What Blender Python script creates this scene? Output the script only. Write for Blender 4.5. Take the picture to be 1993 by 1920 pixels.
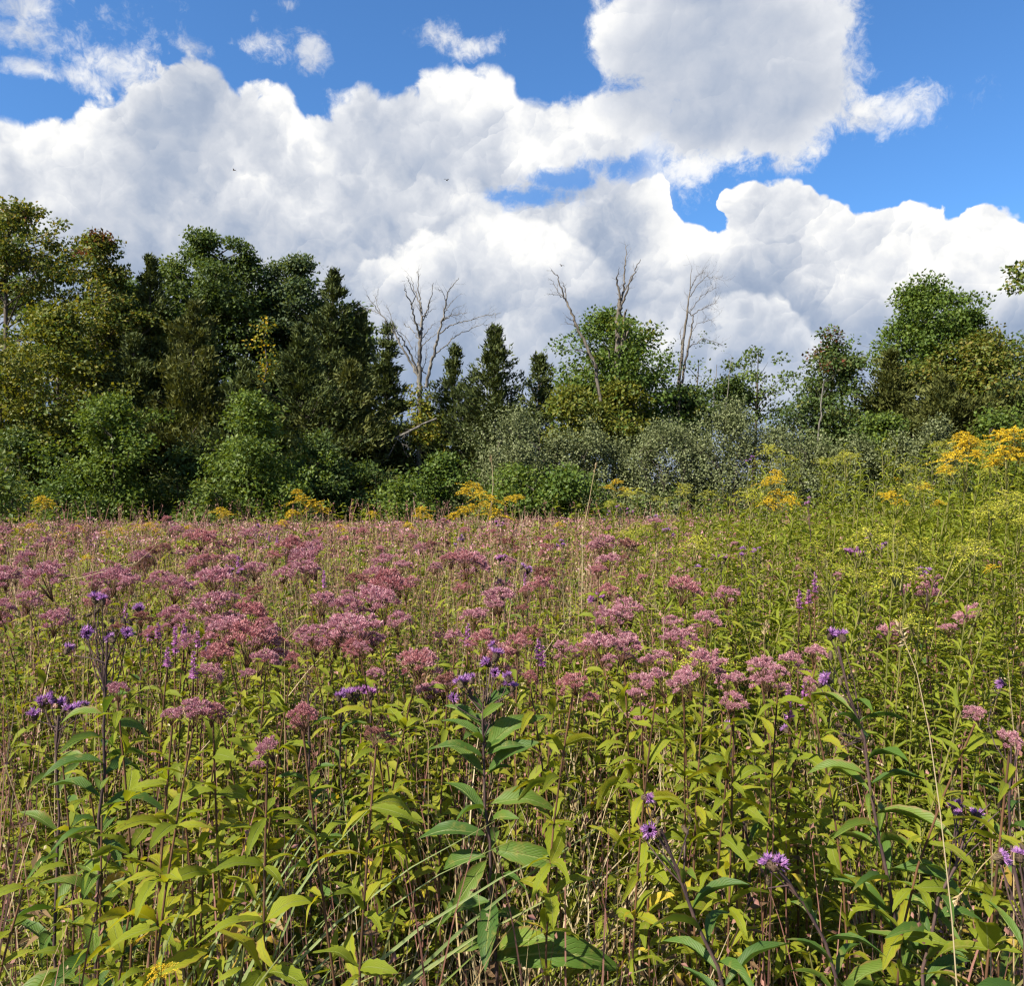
import bpy, math, random
import numpy as np
from mathutils import Matrix

# ------------------------------------------------------------------ scene, camera
S = bpy.context.scene
COL = S.collection
for o in list(bpy.data.objects):
    bpy.data.objects.remove(o)
R = math.radians
EYE = 1.6                      # eye height above the field, metres
FPX, CX, CY = 1563.0, 996.5, 962.0   # focal length and centre of the photograph in pixels
DS = 1993.0 / 1960.0           # coordinates below are read off a 1960 px wide view

cam = bpy.data.cameras.new('camera')
cam.sensor_width = 36.0
cam.lens = 36.0 * FPX / 1993.0
cam.clip_start, cam.clip_end = 0.05, 5000.0
cam_ob = bpy.data.objects.new('camera', cam)
cam_ob.location = (0, 0, EYE)
cam_ob.rotation_euler = (R(90), 0, 0)
COL.objects.link(cam_ob)
S.camera = cam_ob


def P(px, py, D):
    """direction of a pixel of the 1960 px view, taken to distance D along the view axis"""
    return np.array([(px * DS - CX) / FPX * D, D, EYE - (py * DS - CY) / FPX * D])


# ------------------------------------------------------------------ light
SUN_AZ, SUN_EL = R(-128), R(43)      # azimuth from +Y (view axis) towards +X: behind the viewer, to the left
sun_dir = np.array([math.sin(SUN_AZ) * math.cos(SUN_EL), math.cos(SUN_AZ) * math.cos(SUN_EL), math.sin(SUN_EL)])
sun = bpy.data.lights.new('sun', 'SUN')
sun.energy = 5.0
sun.angle = R(0.53)
sun.color = (1.0, 0.92, 0.77)
sun_ob = bpy.data.objects.new('sun', sun)
sun_ob.rotation_euler = (R(90) - SUN_EL, 0, math.pi - SUN_AZ)
COL.objects.link(sun_ob)

S.view_settings.view_transform = 'Standard'
S.view_settings.look = 'None'
S.view_settings.gamma = 1.0
S.view_settings.exposure = 1.28
S.view_settings.use_curve_mapping = False
S.render.engine = 'CYCLES'
S.cycles.max_bounces = 6
S.cycles.diffuse_bounces = 3
S.cycles.glossy_bounces = 2
S.cycles.transmission_bounces = 4
S.cycles.transparent_max_bounces = 4
S.cycles.use_adaptive_sampling = True
S.cycles.adaptive_threshold = 0.015
S.cycles.use_denoising = True
S.cycles.filter_width = 1.3


# ------------------------------------------------------------------ node helpers
class X:
    """a socket (or number) with arithmetic that builds Math nodes"""
    def __init__(self, nt, s):
        self.nt, self.s = nt, s

    def _op(self, op, *args, clamp=False):
        n = self.nt.nodes.new('ShaderNodeMath')
        n.operation = op
        n.use_clamp = clamp
        for i, a in enumerate((self,) + args):
            a = a.s if isinstance(a, X) else a
            if isinstance(a, (int, float)):
                n.inputs[i].default_value = a
            else:
                self.nt.links.new(a, n.inputs[i])
        return X(self.nt, n.outputs[0])

    def __add__(s, o): return s._op('ADD', o)
    def __sub__(s, o): return s._op('SUBTRACT', o)
    def __mul__(s, o): return s._op('MULTIPLY', o)
    def __truediv__(s, o): return s._op('DIVIDE', o)
    def rsub(s, v): return X(s.nt, v)._op('SUBTRACT', s)
    def abs(s): return s._op('ABSOLUTE')
    def max(s, o): return s._op('MAXIMUM', o)
    def min(s, o): return s._op('MINIMUM', o)
    def pow(s, o): return s._op('POWER', o)
    def smax(s, o, k): return s._op('SMOOTH_MAX', o, k)

    def clamp(s): return s._op('ADD', 0.0, clamp=True)

    def step(s, a, b):
        n = s.nt.nodes.new('ShaderNodeMapRange')
        n.interpolation_type = 'SMOOTHSTEP'
        s.nt.links.new(s.s, n.inputs['Value'])
        for k, v in (('From Min', a), ('From Max', b)):
            if isinstance(v, X):
                s.nt.links.new(v.s, n.inputs[k])
            else:
                n.inputs[k].default_value = v
        return X(s.nt, n.outputs['Result'])


def noise(nt, vec, scale, detail=0.0, rough=0.5, dist=0.0, kind='FBM'):
    n = nt.nodes.new('ShaderNodeTexNoise')
    n.noise_type = kind
    n.inputs['Scale'].default_value = scale
    n.inputs['Detail'].default_value = detail
    n.inputs['Roughness'].default_value = rough
    n.inputs['Distortion'].default_value = dist
    if vec is not None:
        nt.links.new(vec, n.inputs['Vector'])
    return X(nt, n.outputs['Fac'])


def vadd(nt, vec, off):
    n = nt.nodes.new('ShaderNodeVectorMath')
    n.operation = 'ADD'
    nt.links.new(vec, n.inputs[0])
    if isinstance(off, (tuple, list)):
        n.inputs[1].default_value = off
    else:
        nt.links.new(off, n.inputs[1])
    return n.outputs[0]


def mixc(nt, fac, a, b, blend='MIX'):
    n = nt.nodes.new('ShaderNodeMix')
    n.data_type = 'RGBA'
    n.blend_type = blend
    fi, ai, bi = n.inputs[0], n.inputs[6], n.inputs[7]
    for sock, v in ((fi, fac), (ai, a), (bi, b)):
        if isinstance(v, X):
            v = v.s
        if isinstance(v, (int, float)):
            sock.default_value = v
        elif isinstance(v, (tuple, list)):
            sock.default_value = tuple(v) + ((1.0,) if len(v) == 3 else ())
        else:
            nt.links.new(v, sock)
    return n.outputs[2]


def curve(nt, x, pts):
    """a Float Curve: x and y of the points already in 0..1"""
    n = nt.nodes.new('ShaderNodeFloatCurve')
    c = n.mapping.curves[0]
    while len(c.points) < len(pts):
        c.points.new(0.5, 0.5)
    for p, (a, b) in zip(c.points, pts):
        p.location = (a, b)
        p.handle_type = 'AUTO'
    n.mapping.use_clip = False
    n.mapping.update()
    nt.links.new(x.s, n.inputs['Value'])
    return X(nt, n.outputs[0])


# ------------------------------------------------------------------ world: sky and cumulus
W = bpy.data.worlds.new('World')
S.world = W
W.use_nodes = True
nt = W.node_tree
nt.nodes.clear()
tc = nt.nodes.new('ShaderNodeTexCoord')
DIR = tc.outputs['Generated']
sep = nt.nodes.new('ShaderNodeSeparateXYZ')
nt.links.new(DIR, sep.inputs[0])
dx, dy, dz = (X(nt, sep.outputs[i]) for i in range(3))
az = dx._op('ARCTAN2', dy)
el = dz._op('ARCSINE')
AZR = 0.70                       # azimuths within +-AZR use the measured outline, beyond it the outline runs on level


def ang(px, py):
    x, y = (px * DS - CX) / FPX, (CY - py * DS) / FPX
    a = math.atan(x)
    return a, math.atan(y * math.cos(a))


def outline(pts):
    c = []
    for px, py in pts:
        a, e = ang(px, py)
        c.append(((a + AZR) / (2 * AZR), e))
    c = [(0.0, c[0][1])] + c + [(1.0, c[-1][1])]
    return curve(nt, az_t, c)


# domain warp shared by the clouds
wn = nt.nodes.new('ShaderNodeTexNoise')
wn.inputs['Scale'].default_value = 16.0
wn.inputs['Detail'].default_value = 4.0
wn.inputs['Roughness'].default_value = 0.6
nt.links.new(DIR, wn.inputs['Vector'])
wv = nt.nodes.new('ShaderNodeVectorMath')
wv.operation = 'MULTIPLY_ADD'
nt.links.new(wn.outputs['Color'], wv.inputs[0])
wv.inputs[1].default_value = (0.045, 0.045, 0.045)
nt.links.new(DIR, wv.inputs[2])
WD = wv.outputs[0]
LOFF = (-0.66, -0.2, 0.72)        # on the sky, the way to the sun: up, to the left and towards the viewer


def puffs(vec, scale):
    """rounded heads: (height of the head, how far its surface turns to the sun)"""
    n = nt.nodes.new('ShaderNodeTexVoronoi')
    n.inputs['Scale'].default_value = scale
    nt.links.new(vec, n.inputs['Vector'])
    sub = nt.nodes.new('ShaderNodeVectorMath')
    sub.operation = 'SUBTRACT'
    nt.links.new(vec, sub.inputs[0])
    nt.links.new(n.outputs['Position'], sub.inputs[1])
    dot = nt.nodes.new('ShaderNodeVectorMath')
    dot.operation = 'DOT_PRODUCT'
    nt.links.new(sub.outputs[0], dot.inputs[0])
    dot.inputs[1].default_value = tuple(scale * c for c in LOFF)
    h = X(nt, n.outputs['Distance']).rsub(0.5)
    return h, X(nt, dot.outputs['Value']) * h.step(-0.22, 0.15)


H1, L1 = puffs(WD, 8.0)
H2, L2 = puffs(WD, 19.0)
H3, L3 = puffs(WD, 46.0)
F1 = noise(nt, WD, 24.0, 6.0, 0.66)             # fine wisps
F2 = noise(nt, vadd(nt, WD, (3.0, 1.0, 2.0)), 4.2, 6.0, 0.58)
F2o = noise(nt, vadd(nt, WD, (3.0 - 0.04, 1.0, 2.0 + 0.045)), 4.2, 4.0, 0.58)
lift = H1 * 0.55 + H2 * 0.35 + H3 * 0.22                      # bulge of the cloud's outline
M = F2.step(0.36, 0.60)                                       # where the heads stand out, and where they blur
wide = (F2 - F2o) * 2.6
heads = L1 * 0.42 + L2 * 0.44 + L3 * 0.24
patchy = F2.step(0.45, 0.56) - 0.5
puff = heads * (M * 0.75 + 0.25)
fine = (F1 - 0.5) * 0.40
emboss = puff + wide + fine                                   # >0 faces the sun
soft_emb = puff * 0.45 + wide * 1.2 + fine * 1.2


def cloud_col(light):
    n = nt.nodes.new('ShaderNodeValToRGB')
    e = n.color_ramp.elements
    e[0].position, e[0].color = 0.0, (0.30, 0.38, 0.53, 1)
    e[1].position, e[1].color = 1.0, (1.06, 1.05, 1.02, 1)
    for pos, c in ((0.32, (0.42, 0.49, 0.62, 1)), (0.60, (0.62, 0.66, 0.74, 1)), (0.80, (0.82, 0.84, 0.88, 1))):
        k = e.new(pos)
        k.color = c
    nt.links.new(light.s, n.inputs[0])
    return n.outputs[0]


def blobs(lst):
    """rounded lumps given as (px, py, rx, ry) on the 1960 px view; value 1 in the middle, 0 at the rim"""
    comb = nt.nodes.new('ShaderNodeCombineXYZ')
    nt.links.new(az.s, comb.inputs[0])
    nt.links.new(el.s, comb.inputs[1])
    tot = None
    for px, py, rx, ry in lst:
        a, e = ang(px, py)
        m = nt.nodes.new('ShaderNodeVectorMath')
        m.operation = 'MULTIPLY_ADD'
        nt.links.new(comb.outputs[0], m.inputs[0])
        ka, ke = FPX / (rx * DS), FPX / (ry * DS)
        m.inputs[1].default_value = (ka, ke, 0)
        m.inputs[2].default_value = (-a * ka, -e * ke, 0)
        l = nt.nodes.new('ShaderNodeVectorMath')
        l.operation = 'LENGTH'
        nt.links.new(m.outputs[0], l.inputs[0])
        d = X(nt, l.outputs['Value']).rsub(1.0)
        tot = d if tot is None else tot.max(d)
    return tot


# --- clear sky
sky = nt.nodes.new('ShaderNodeTexSky')
sky.sky_type = 'NISHITA'
sky.sun_disc = False
sky.sun_elevation = SUN_EL
sky.sun_rotation = SUN_AZ
sky.altitude = 200.0
sky.air_density = 1.0
sky.dust_density = 0.6
sky.ozone_density = 2.0
SKY_STRENGTH = 0.11
sm = nt.nodes.new('ShaderNodeVectorMath')
sm.operation = 'MULTIPLY'
nt.links.new(sky.outputs[0], sm.inputs[0])
sm.inputs[1].default_value = (0.335, 0.56, 0.77)
col = sm.outputs[0]
inv = 0.415 / SKY_STRENGTH       # cloud brightness


def over(col, alpha, cc):
    sc = nt.nodes.new('ShaderNodeVectorMath')
    sc.operation = 'SCALE'
    nt.links.new(cc, sc.inputs[0])
    sc.inputs['Scale'].default_value = inv
    return mixc(nt, alpha, col, sc.outputs[0])


elh = el.step(0.0, 0.30)         # 0 at the horizon, 1 well up

# --- high wisps
wisp = blobs([(70, 25, 180, 62), (30, 62, 80, 45), (240, 125, 100, 46), (480, 85, 75, 34), (595, 92, 36, 36), (370, 90, 50, 28), (845, 75, 50, 28), (1680, 215, 120, 42), (1500, 312, 70, 30), (1310, 322, 110, 44), (150, 150, 80, 22), (60, 130, 60, 18), (545, 8, 30, 18), (900, 92, 70, 22)])
wisp_a = (wisp * 0.8 + (F1 - 0.5) * 3.6 + (F2 - 0.5) * 1.0 - 0.10).step(-0.10, 1.0)
outside = az.abs().step(0.62, 0.75)
wisp_a = wisp_a.max((F2.step(0.56, 0.72)) * outside)
col = over(col, wisp_a * 0.85, cloud_col((fine + wide + 0.80).clamp()))

az_w = az + (F2 - 0.5) * 0.09 + (H2 - 0.1) * 0.045 + (F1 - 0.5) * 0.02
az_t = ((az_w + AZR) / (2 * AZR)).clamp()


HOLE = ((blobs([(1015, 378, 110, 26), (1080, 345, 90, 26), (1190, 320, 90, 34), (40, 318, 60, 10)]) + (F1 - 0.5) * 2.6).step(0.0, 0.7) * 0.9).rsub(1.0)


def bank(pts, bulge, ragged, soft, hi, lo, d0, kh, kf, gain=1.0, ends=None, holes=False):
    """one cumulus bank: an outline swollen by its heads; bright along the sunlit top, greyer d0 radians below it"""
    global col
    edge = outline(pts) - el + (lift - 0.10) * bulge + (F1 - 0.5) * ragged
    a = edge.step(-0.0006, soft)
    if holes:
        a = a * HOLE
    if ends:
        for px, w in zip(ends, (1, -1)):
            if px is not None:
                c = ang(px, 400)[0]
                a = a * az_w.step(c - 0.05 * w, c + 0.05 * w) if w > 0 else a * az_w.rsub(0.0).step(-c - 0.05, -c + 0.05)
    dep = (edge + (F2 - 0.5) * 0.14).step(0.005, d0)
    l = dep * (lo - hi - 0.10) + (hi + 0.02) + heads * (kh * 1.05) + patchy * 0.12 + wide * (kf * 1.05) + fine * (kf * 1.5)
    col = over(col, a * gain, cloud_col(l.clamp()))


# the tall white bank low on the right, farther away
bank([(860, 470), (930, 415), (1000, 395), (1060, 392), (1115, 400), (1135, 385), (1165, 360), (1225, 346), (1285, 350), (1300, 385), (1340, 410), (1372, 402), (1400, 362), (1450, 340), (1500, 342),
      (1545, 362), (1600, 385), (1640, 412), (1665, 402), (1705, 385), (1755, 374), (1800, 388), (1832, 420), (1850, 408), (1890, 388), (1925, 408), (1975, 400)], 0.055, 0.010, 0.0040, 0.96, 0.60, 0.15, 0.66, 0.75)
bank([(1540, 580), (1600, 540), (1640, 500), (1690, 478), (1740, 470), (1790, 486), (1840, 480), (1900, 505), (1975, 480)], 0.060, 0.012, 0.010, 0.84, 0.38, 0.08, 0.50, 0.8, 0.92, (1590, None))
bank([(1180, 560), (1250, 510), (1310, 468), (1350, 470), (1400, 452), (1450, 446), (1500, 442), (1545, 468), (1600, 510), (1640, 560)], 0.060, 0.010, 0.008, 0.68, 0.36, 0.07, 0.66, 0.75, 0.92, (1280, 1580))
bank([(1250, 640), (1310, 612), (1350, 590), (1385, 562), (1420, 548), (1455, 552), (1490, 572), (1530, 604), (1580, 622), (1640, 650), (1700, 670)], 0.085, 0.016, 0.012, 0.86, 0.50, 0.07, 0.70, 0.8, 0.9, (1360, 1590))

# the great mass on the left, bank before bank
bank([(490, 260), (540, 210), (572, 192), (600, 168), (650, 156), (720, 152), (775, 142), (800, 122), (870, 130), (955, 120), (985, 160), (1030, 188), (1090, 196), (1150, 186), (1200, 182), (1240, 215), (1280, 262), (1330, 320), (1400, 400)], 0.052, 0.030, 0.012, 0.88, 0.50, 0.12, 0.50, 0.9, 0.98, (None, 1250), True)
bank([(-40, 235), (60, 222), (130, 195), (200, 178), (262, 150), (320, 122), (372, 116), (410, 140), (450, 132), (488, 110), (515, 118), (545, 160), (580, 200), (620, 270), (660, 340), (720, 420)], 0.052, 0.026, 0.010, 0.90, 0.46, 0.13, 0.55, 0.9, 1.0, (None, 620))
bank([(480, 400), (540, 360), (590, 325), (650, 300), (720, 278), (790, 290), (850, 320), (900, 345), (940, 365), (1000, 400), (1060, 440)], 0.060, 0.030, 0.016, 0.70, 0.38, 0.09, 0.42, 0.95, 0.92, (560, 960), True)
bank([(-40, 345), (30, 338), (90, 330), (150, 300), (220, 290), (290, 300), (345, 335), (400, 322), (440, 295), (500, 280), (545, 300), (600, 340), (660, 400), (720, 460)], 0.060, 0.030, 0.016, 0.62, 0.34, 0.11, 0.42, 0.95, 0.92, (None, 600))
bank([(620, 560), (680, 510), (730, 470), (790, 432), (850, 410), (910, 398), (980, 405), (1050, 425), (1110, 460), (1180, 520), (1260, 600)], 0.060, 0.022, 0.012, 0.82, 0.38, 0.11, 0.50, 0.85, 0.94, (690, 1150))
bank([(-40, 470), (100, 455), (220, 440), (330, 430), (430, 450), (520, 470), (600, 500), (680, 540), (760, 570), (860, 580), (960, 570), (1060, 560), (1160, 600), (1240, 660), (1330, 740)], 0.060, 0.030, 0.05, 0.42, 0.30, 0.14, 0.25, 0.8, 0.8, (None, 1250))

# --- the grey-bellied cloud overhead on the right
sC = blobs([(1400, 60, 270, 190), (1290, 75, 170, 120), (1510, 140, 170, 150), (1380, 225, 170, 75), (1200, 85, 90, 80), (1190, 218, 160, 55), (1480, 240, 100, 55), (1420, -140, 330, 170)])
edgeC = sC + (lift - 0.10) * 0.34 + (F1 - 0.5) * 1.1 + (F2 - 0.5) * 0.5
aC = edgeC.step(0.0, 0.34)
belly = blobs([(1400, 180, 250, 120), (1390, 100, 210, 120), (1420, -60, 240, 90)])
lC = puff * 0.35 + wide * 0.55 + fine * 0.7 + 0.97 - (belly + (F2 - 0.5) * 0.8).step(-0.2, 0.6) * 0.50
colC = cloud_col(lC.clamp())

col = over(col, aC * 0.97, colC)

# pale blue air low down
low = el.rsub(0.0).step(-0.26, -0.02)
col = over(col, low * 0.30, mixc(nt, 0.0, (0.36, 0.50, 0.74), (1, 1, 1)))

bg = nt.nodes.new('ShaderNodeBackground')
bg.inputs['Strength'].default_value = SKY_STRENGTH
nt.links.new(col, bg.inputs['Color'])
wo = nt.nodes.new('ShaderNodeOutputWorld')
nt.links.new(bg.outputs[0], wo.inputs['Surface'])
W.cycles.sampling_method = 'NONE'


# ------------------------------------------------------------------ materials
def new_mat(name):
    m = bpy.data.materials.new(name)
    m.use_nodes = True
    m.node_tree.nodes.clear()
    return m, m.node_tree


def ramp(nt, fac, cols):
    n = nt.nodes.new('ShaderNodeValToRGB')
    e = n.color_ramp.elements
    k = len(cols)
    e[0].position, e[0].color = 0.0, tuple(cols[0]) + (1,)
    e[1].position, e[1].color = 1.0, tuple(cols[-1]) + (1,)
    for i in range(1, k - 1):
        x = e.new(i / (k - 1))
        x.color = tuple(cols[i]) + (1,)
    nt.links.new(fac.s if isinstance(fac, X) else fac, n.inputs[0])
    return n.outputs[0]


def leaf_mat(name, cols, trans=0.34, rough=0.5, patch=None, pscale=0.25, veins=False, tgain=(1.5, 1.35, 0.6), spec=0.22):
    """leaf: each leaf takes its own colour out of cols; patch (lo, hi) mixes in a second colour by drifts across the place"""
    m, nt = new_mat(name)
    geo = nt.nodes.new('ShaderNodeNewGeometry')
    oi = nt.nodes.new('ShaderNodeObjectInfo')
    r = (X(nt, geo.outputs['Random Per Island']) + X(nt, oi.outputs['Random']))._op('FRACT')
    c = ramp(nt, r, cols)
    if patch:
        f = noise(nt, geo.outputs['Position'], pscale, 3.0, 0.6).step(0.42, 0.60)
        c = mixc(nt, f * patch[1], c, patch[0])
    if veins:
        uv = nt.nodes.new('ShaderNodeUVMap')
        sp = nt.nodes.new('ShaderNodeSeparateXYZ')
        nt.links.new(uv.outputs[0], sp.inputs[0])
        u, v = X(nt, sp.outputs[0]), X(nt, sp.outputs[1])
        a = (v - 0.5).abs()
        rib = a.step(0.0, 0.055).rsub(1.0)
        side = ((u * 13.0 - a * 9.0)._op('FRACT') - 0.5).abs().step(0.0, 0.16).rsub(1.0) * a.step(0.5, 0.1)
        c = mixc(nt, rib * 0.55, c, (0.30, 0.34, 0.12))
        c = mixc(nt, side * 0.22, c, (0.20, 0.25, 0.06))
        blot = noise(nt, geo.outputs['Position'], 30.0, 4.0, 0.65).step(0.55, 0.70)
        c = mixc(nt, blot * 0.45, c, (0.25, 0.21, 0.05))
        spot = noise(nt, geo.outputs['Position'], 140.0, 2.0, 0.6).step(0.66, 0.74)
        c = mixc(nt, spot * 0.6, c, (0.10, 0.06, 0.025))
        margin = (a + noise(nt, geo.outputs['Position'], 60.0, 2.0) * 0.3).step(0.52, 0.66)
        c = mixc(nt, margin * r.step(0.45, 0.9) * 0.7, c, (0.20, 0.11, 0.04))
    p = nt.nodes.new('ShaderNodeBsdfPrincipled')
    p.inputs['Roughness'].default_value = rough
    p.inputs['Specular IOR Level'].default_value = spec
    nt.links.new(c, p.inputs['Base Color'])
    if veins:
        bp = nt.nodes.new('ShaderNodeBump')
        bp.inputs['Strength'].default_value = 0.5
        bp.inputs['Distance'].default_value = 0.004
        nt.links.new((side + rib * 1.5).s, bp.inputs['Height'])
        nt.links.new(bp.outputs[0], p.inputs['Normal'])
    t = nt.nodes.new('ShaderNodeBsdfTranslucent')
    g = nt.nodes.new('ShaderNodeVectorMath')
    g.operation = 'MULTIPLY'
    nt.links.new(c, g.inputs[0])
    g.inputs[1].default_value = tgain
    nt.links.new(g.outputs[0], t.inputs['Color'])
    mx = nt.nodes.new('ShaderNodeMixShader')
    mx.inputs[0].default_value = trans
    nt.links.new(p.outputs[0], mx.inputs[1])
    nt.links.new(t.outputs[0], mx.inputs[2])
    out = nt.nodes.new('ShaderNodeOutputMaterial')
    nt.links.new(mx.outputs[0], out.inputs[0])
    return m


def bark_mat(name, dark, light, scale=6.0, rough=0.9, bump=0.6, dist=0.02):
    m, nt = new_mat(name)
    geo = nt.nodes.new('ShaderNodeNewGeometry')
    mp = nt.nodes.new('ShaderNodeMapping')
    mp.inputs['Scale'].default_value = (1.0, 1.0, 0.22)
    nt.links.new(geo.outputs['Position'], mp.inputs[0])
    f = noise(nt, mp.outputs[0], scale, 5.0, 0.65)
    c = ramp(nt, f.step(0.32, 0.68), (dark, light))
    p = nt.nodes.new('ShaderNodeBsdfPrincipled')
    p.inputs['Roughness'].default_value = rough
    p.inputs['Specular IOR Level'].default_value = 0.2
    nt.links.new(c, p.inputs['Base Color'])
    bp = nt.nodes.new('ShaderNodeBump')
    bp.inputs['Strength'].default_value = bump
    bp.inputs['Distance'].default_value = dist
    nt.links.new(f.s, bp.inputs['Height'])
    nt.links.new(bp.outputs[0], p.inputs['Normal'])
    out = nt.nodes.new('ShaderNodeOutputMaterial')
    nt.links.new(p.outputs[0], out.inputs[0])
    return m


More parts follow.
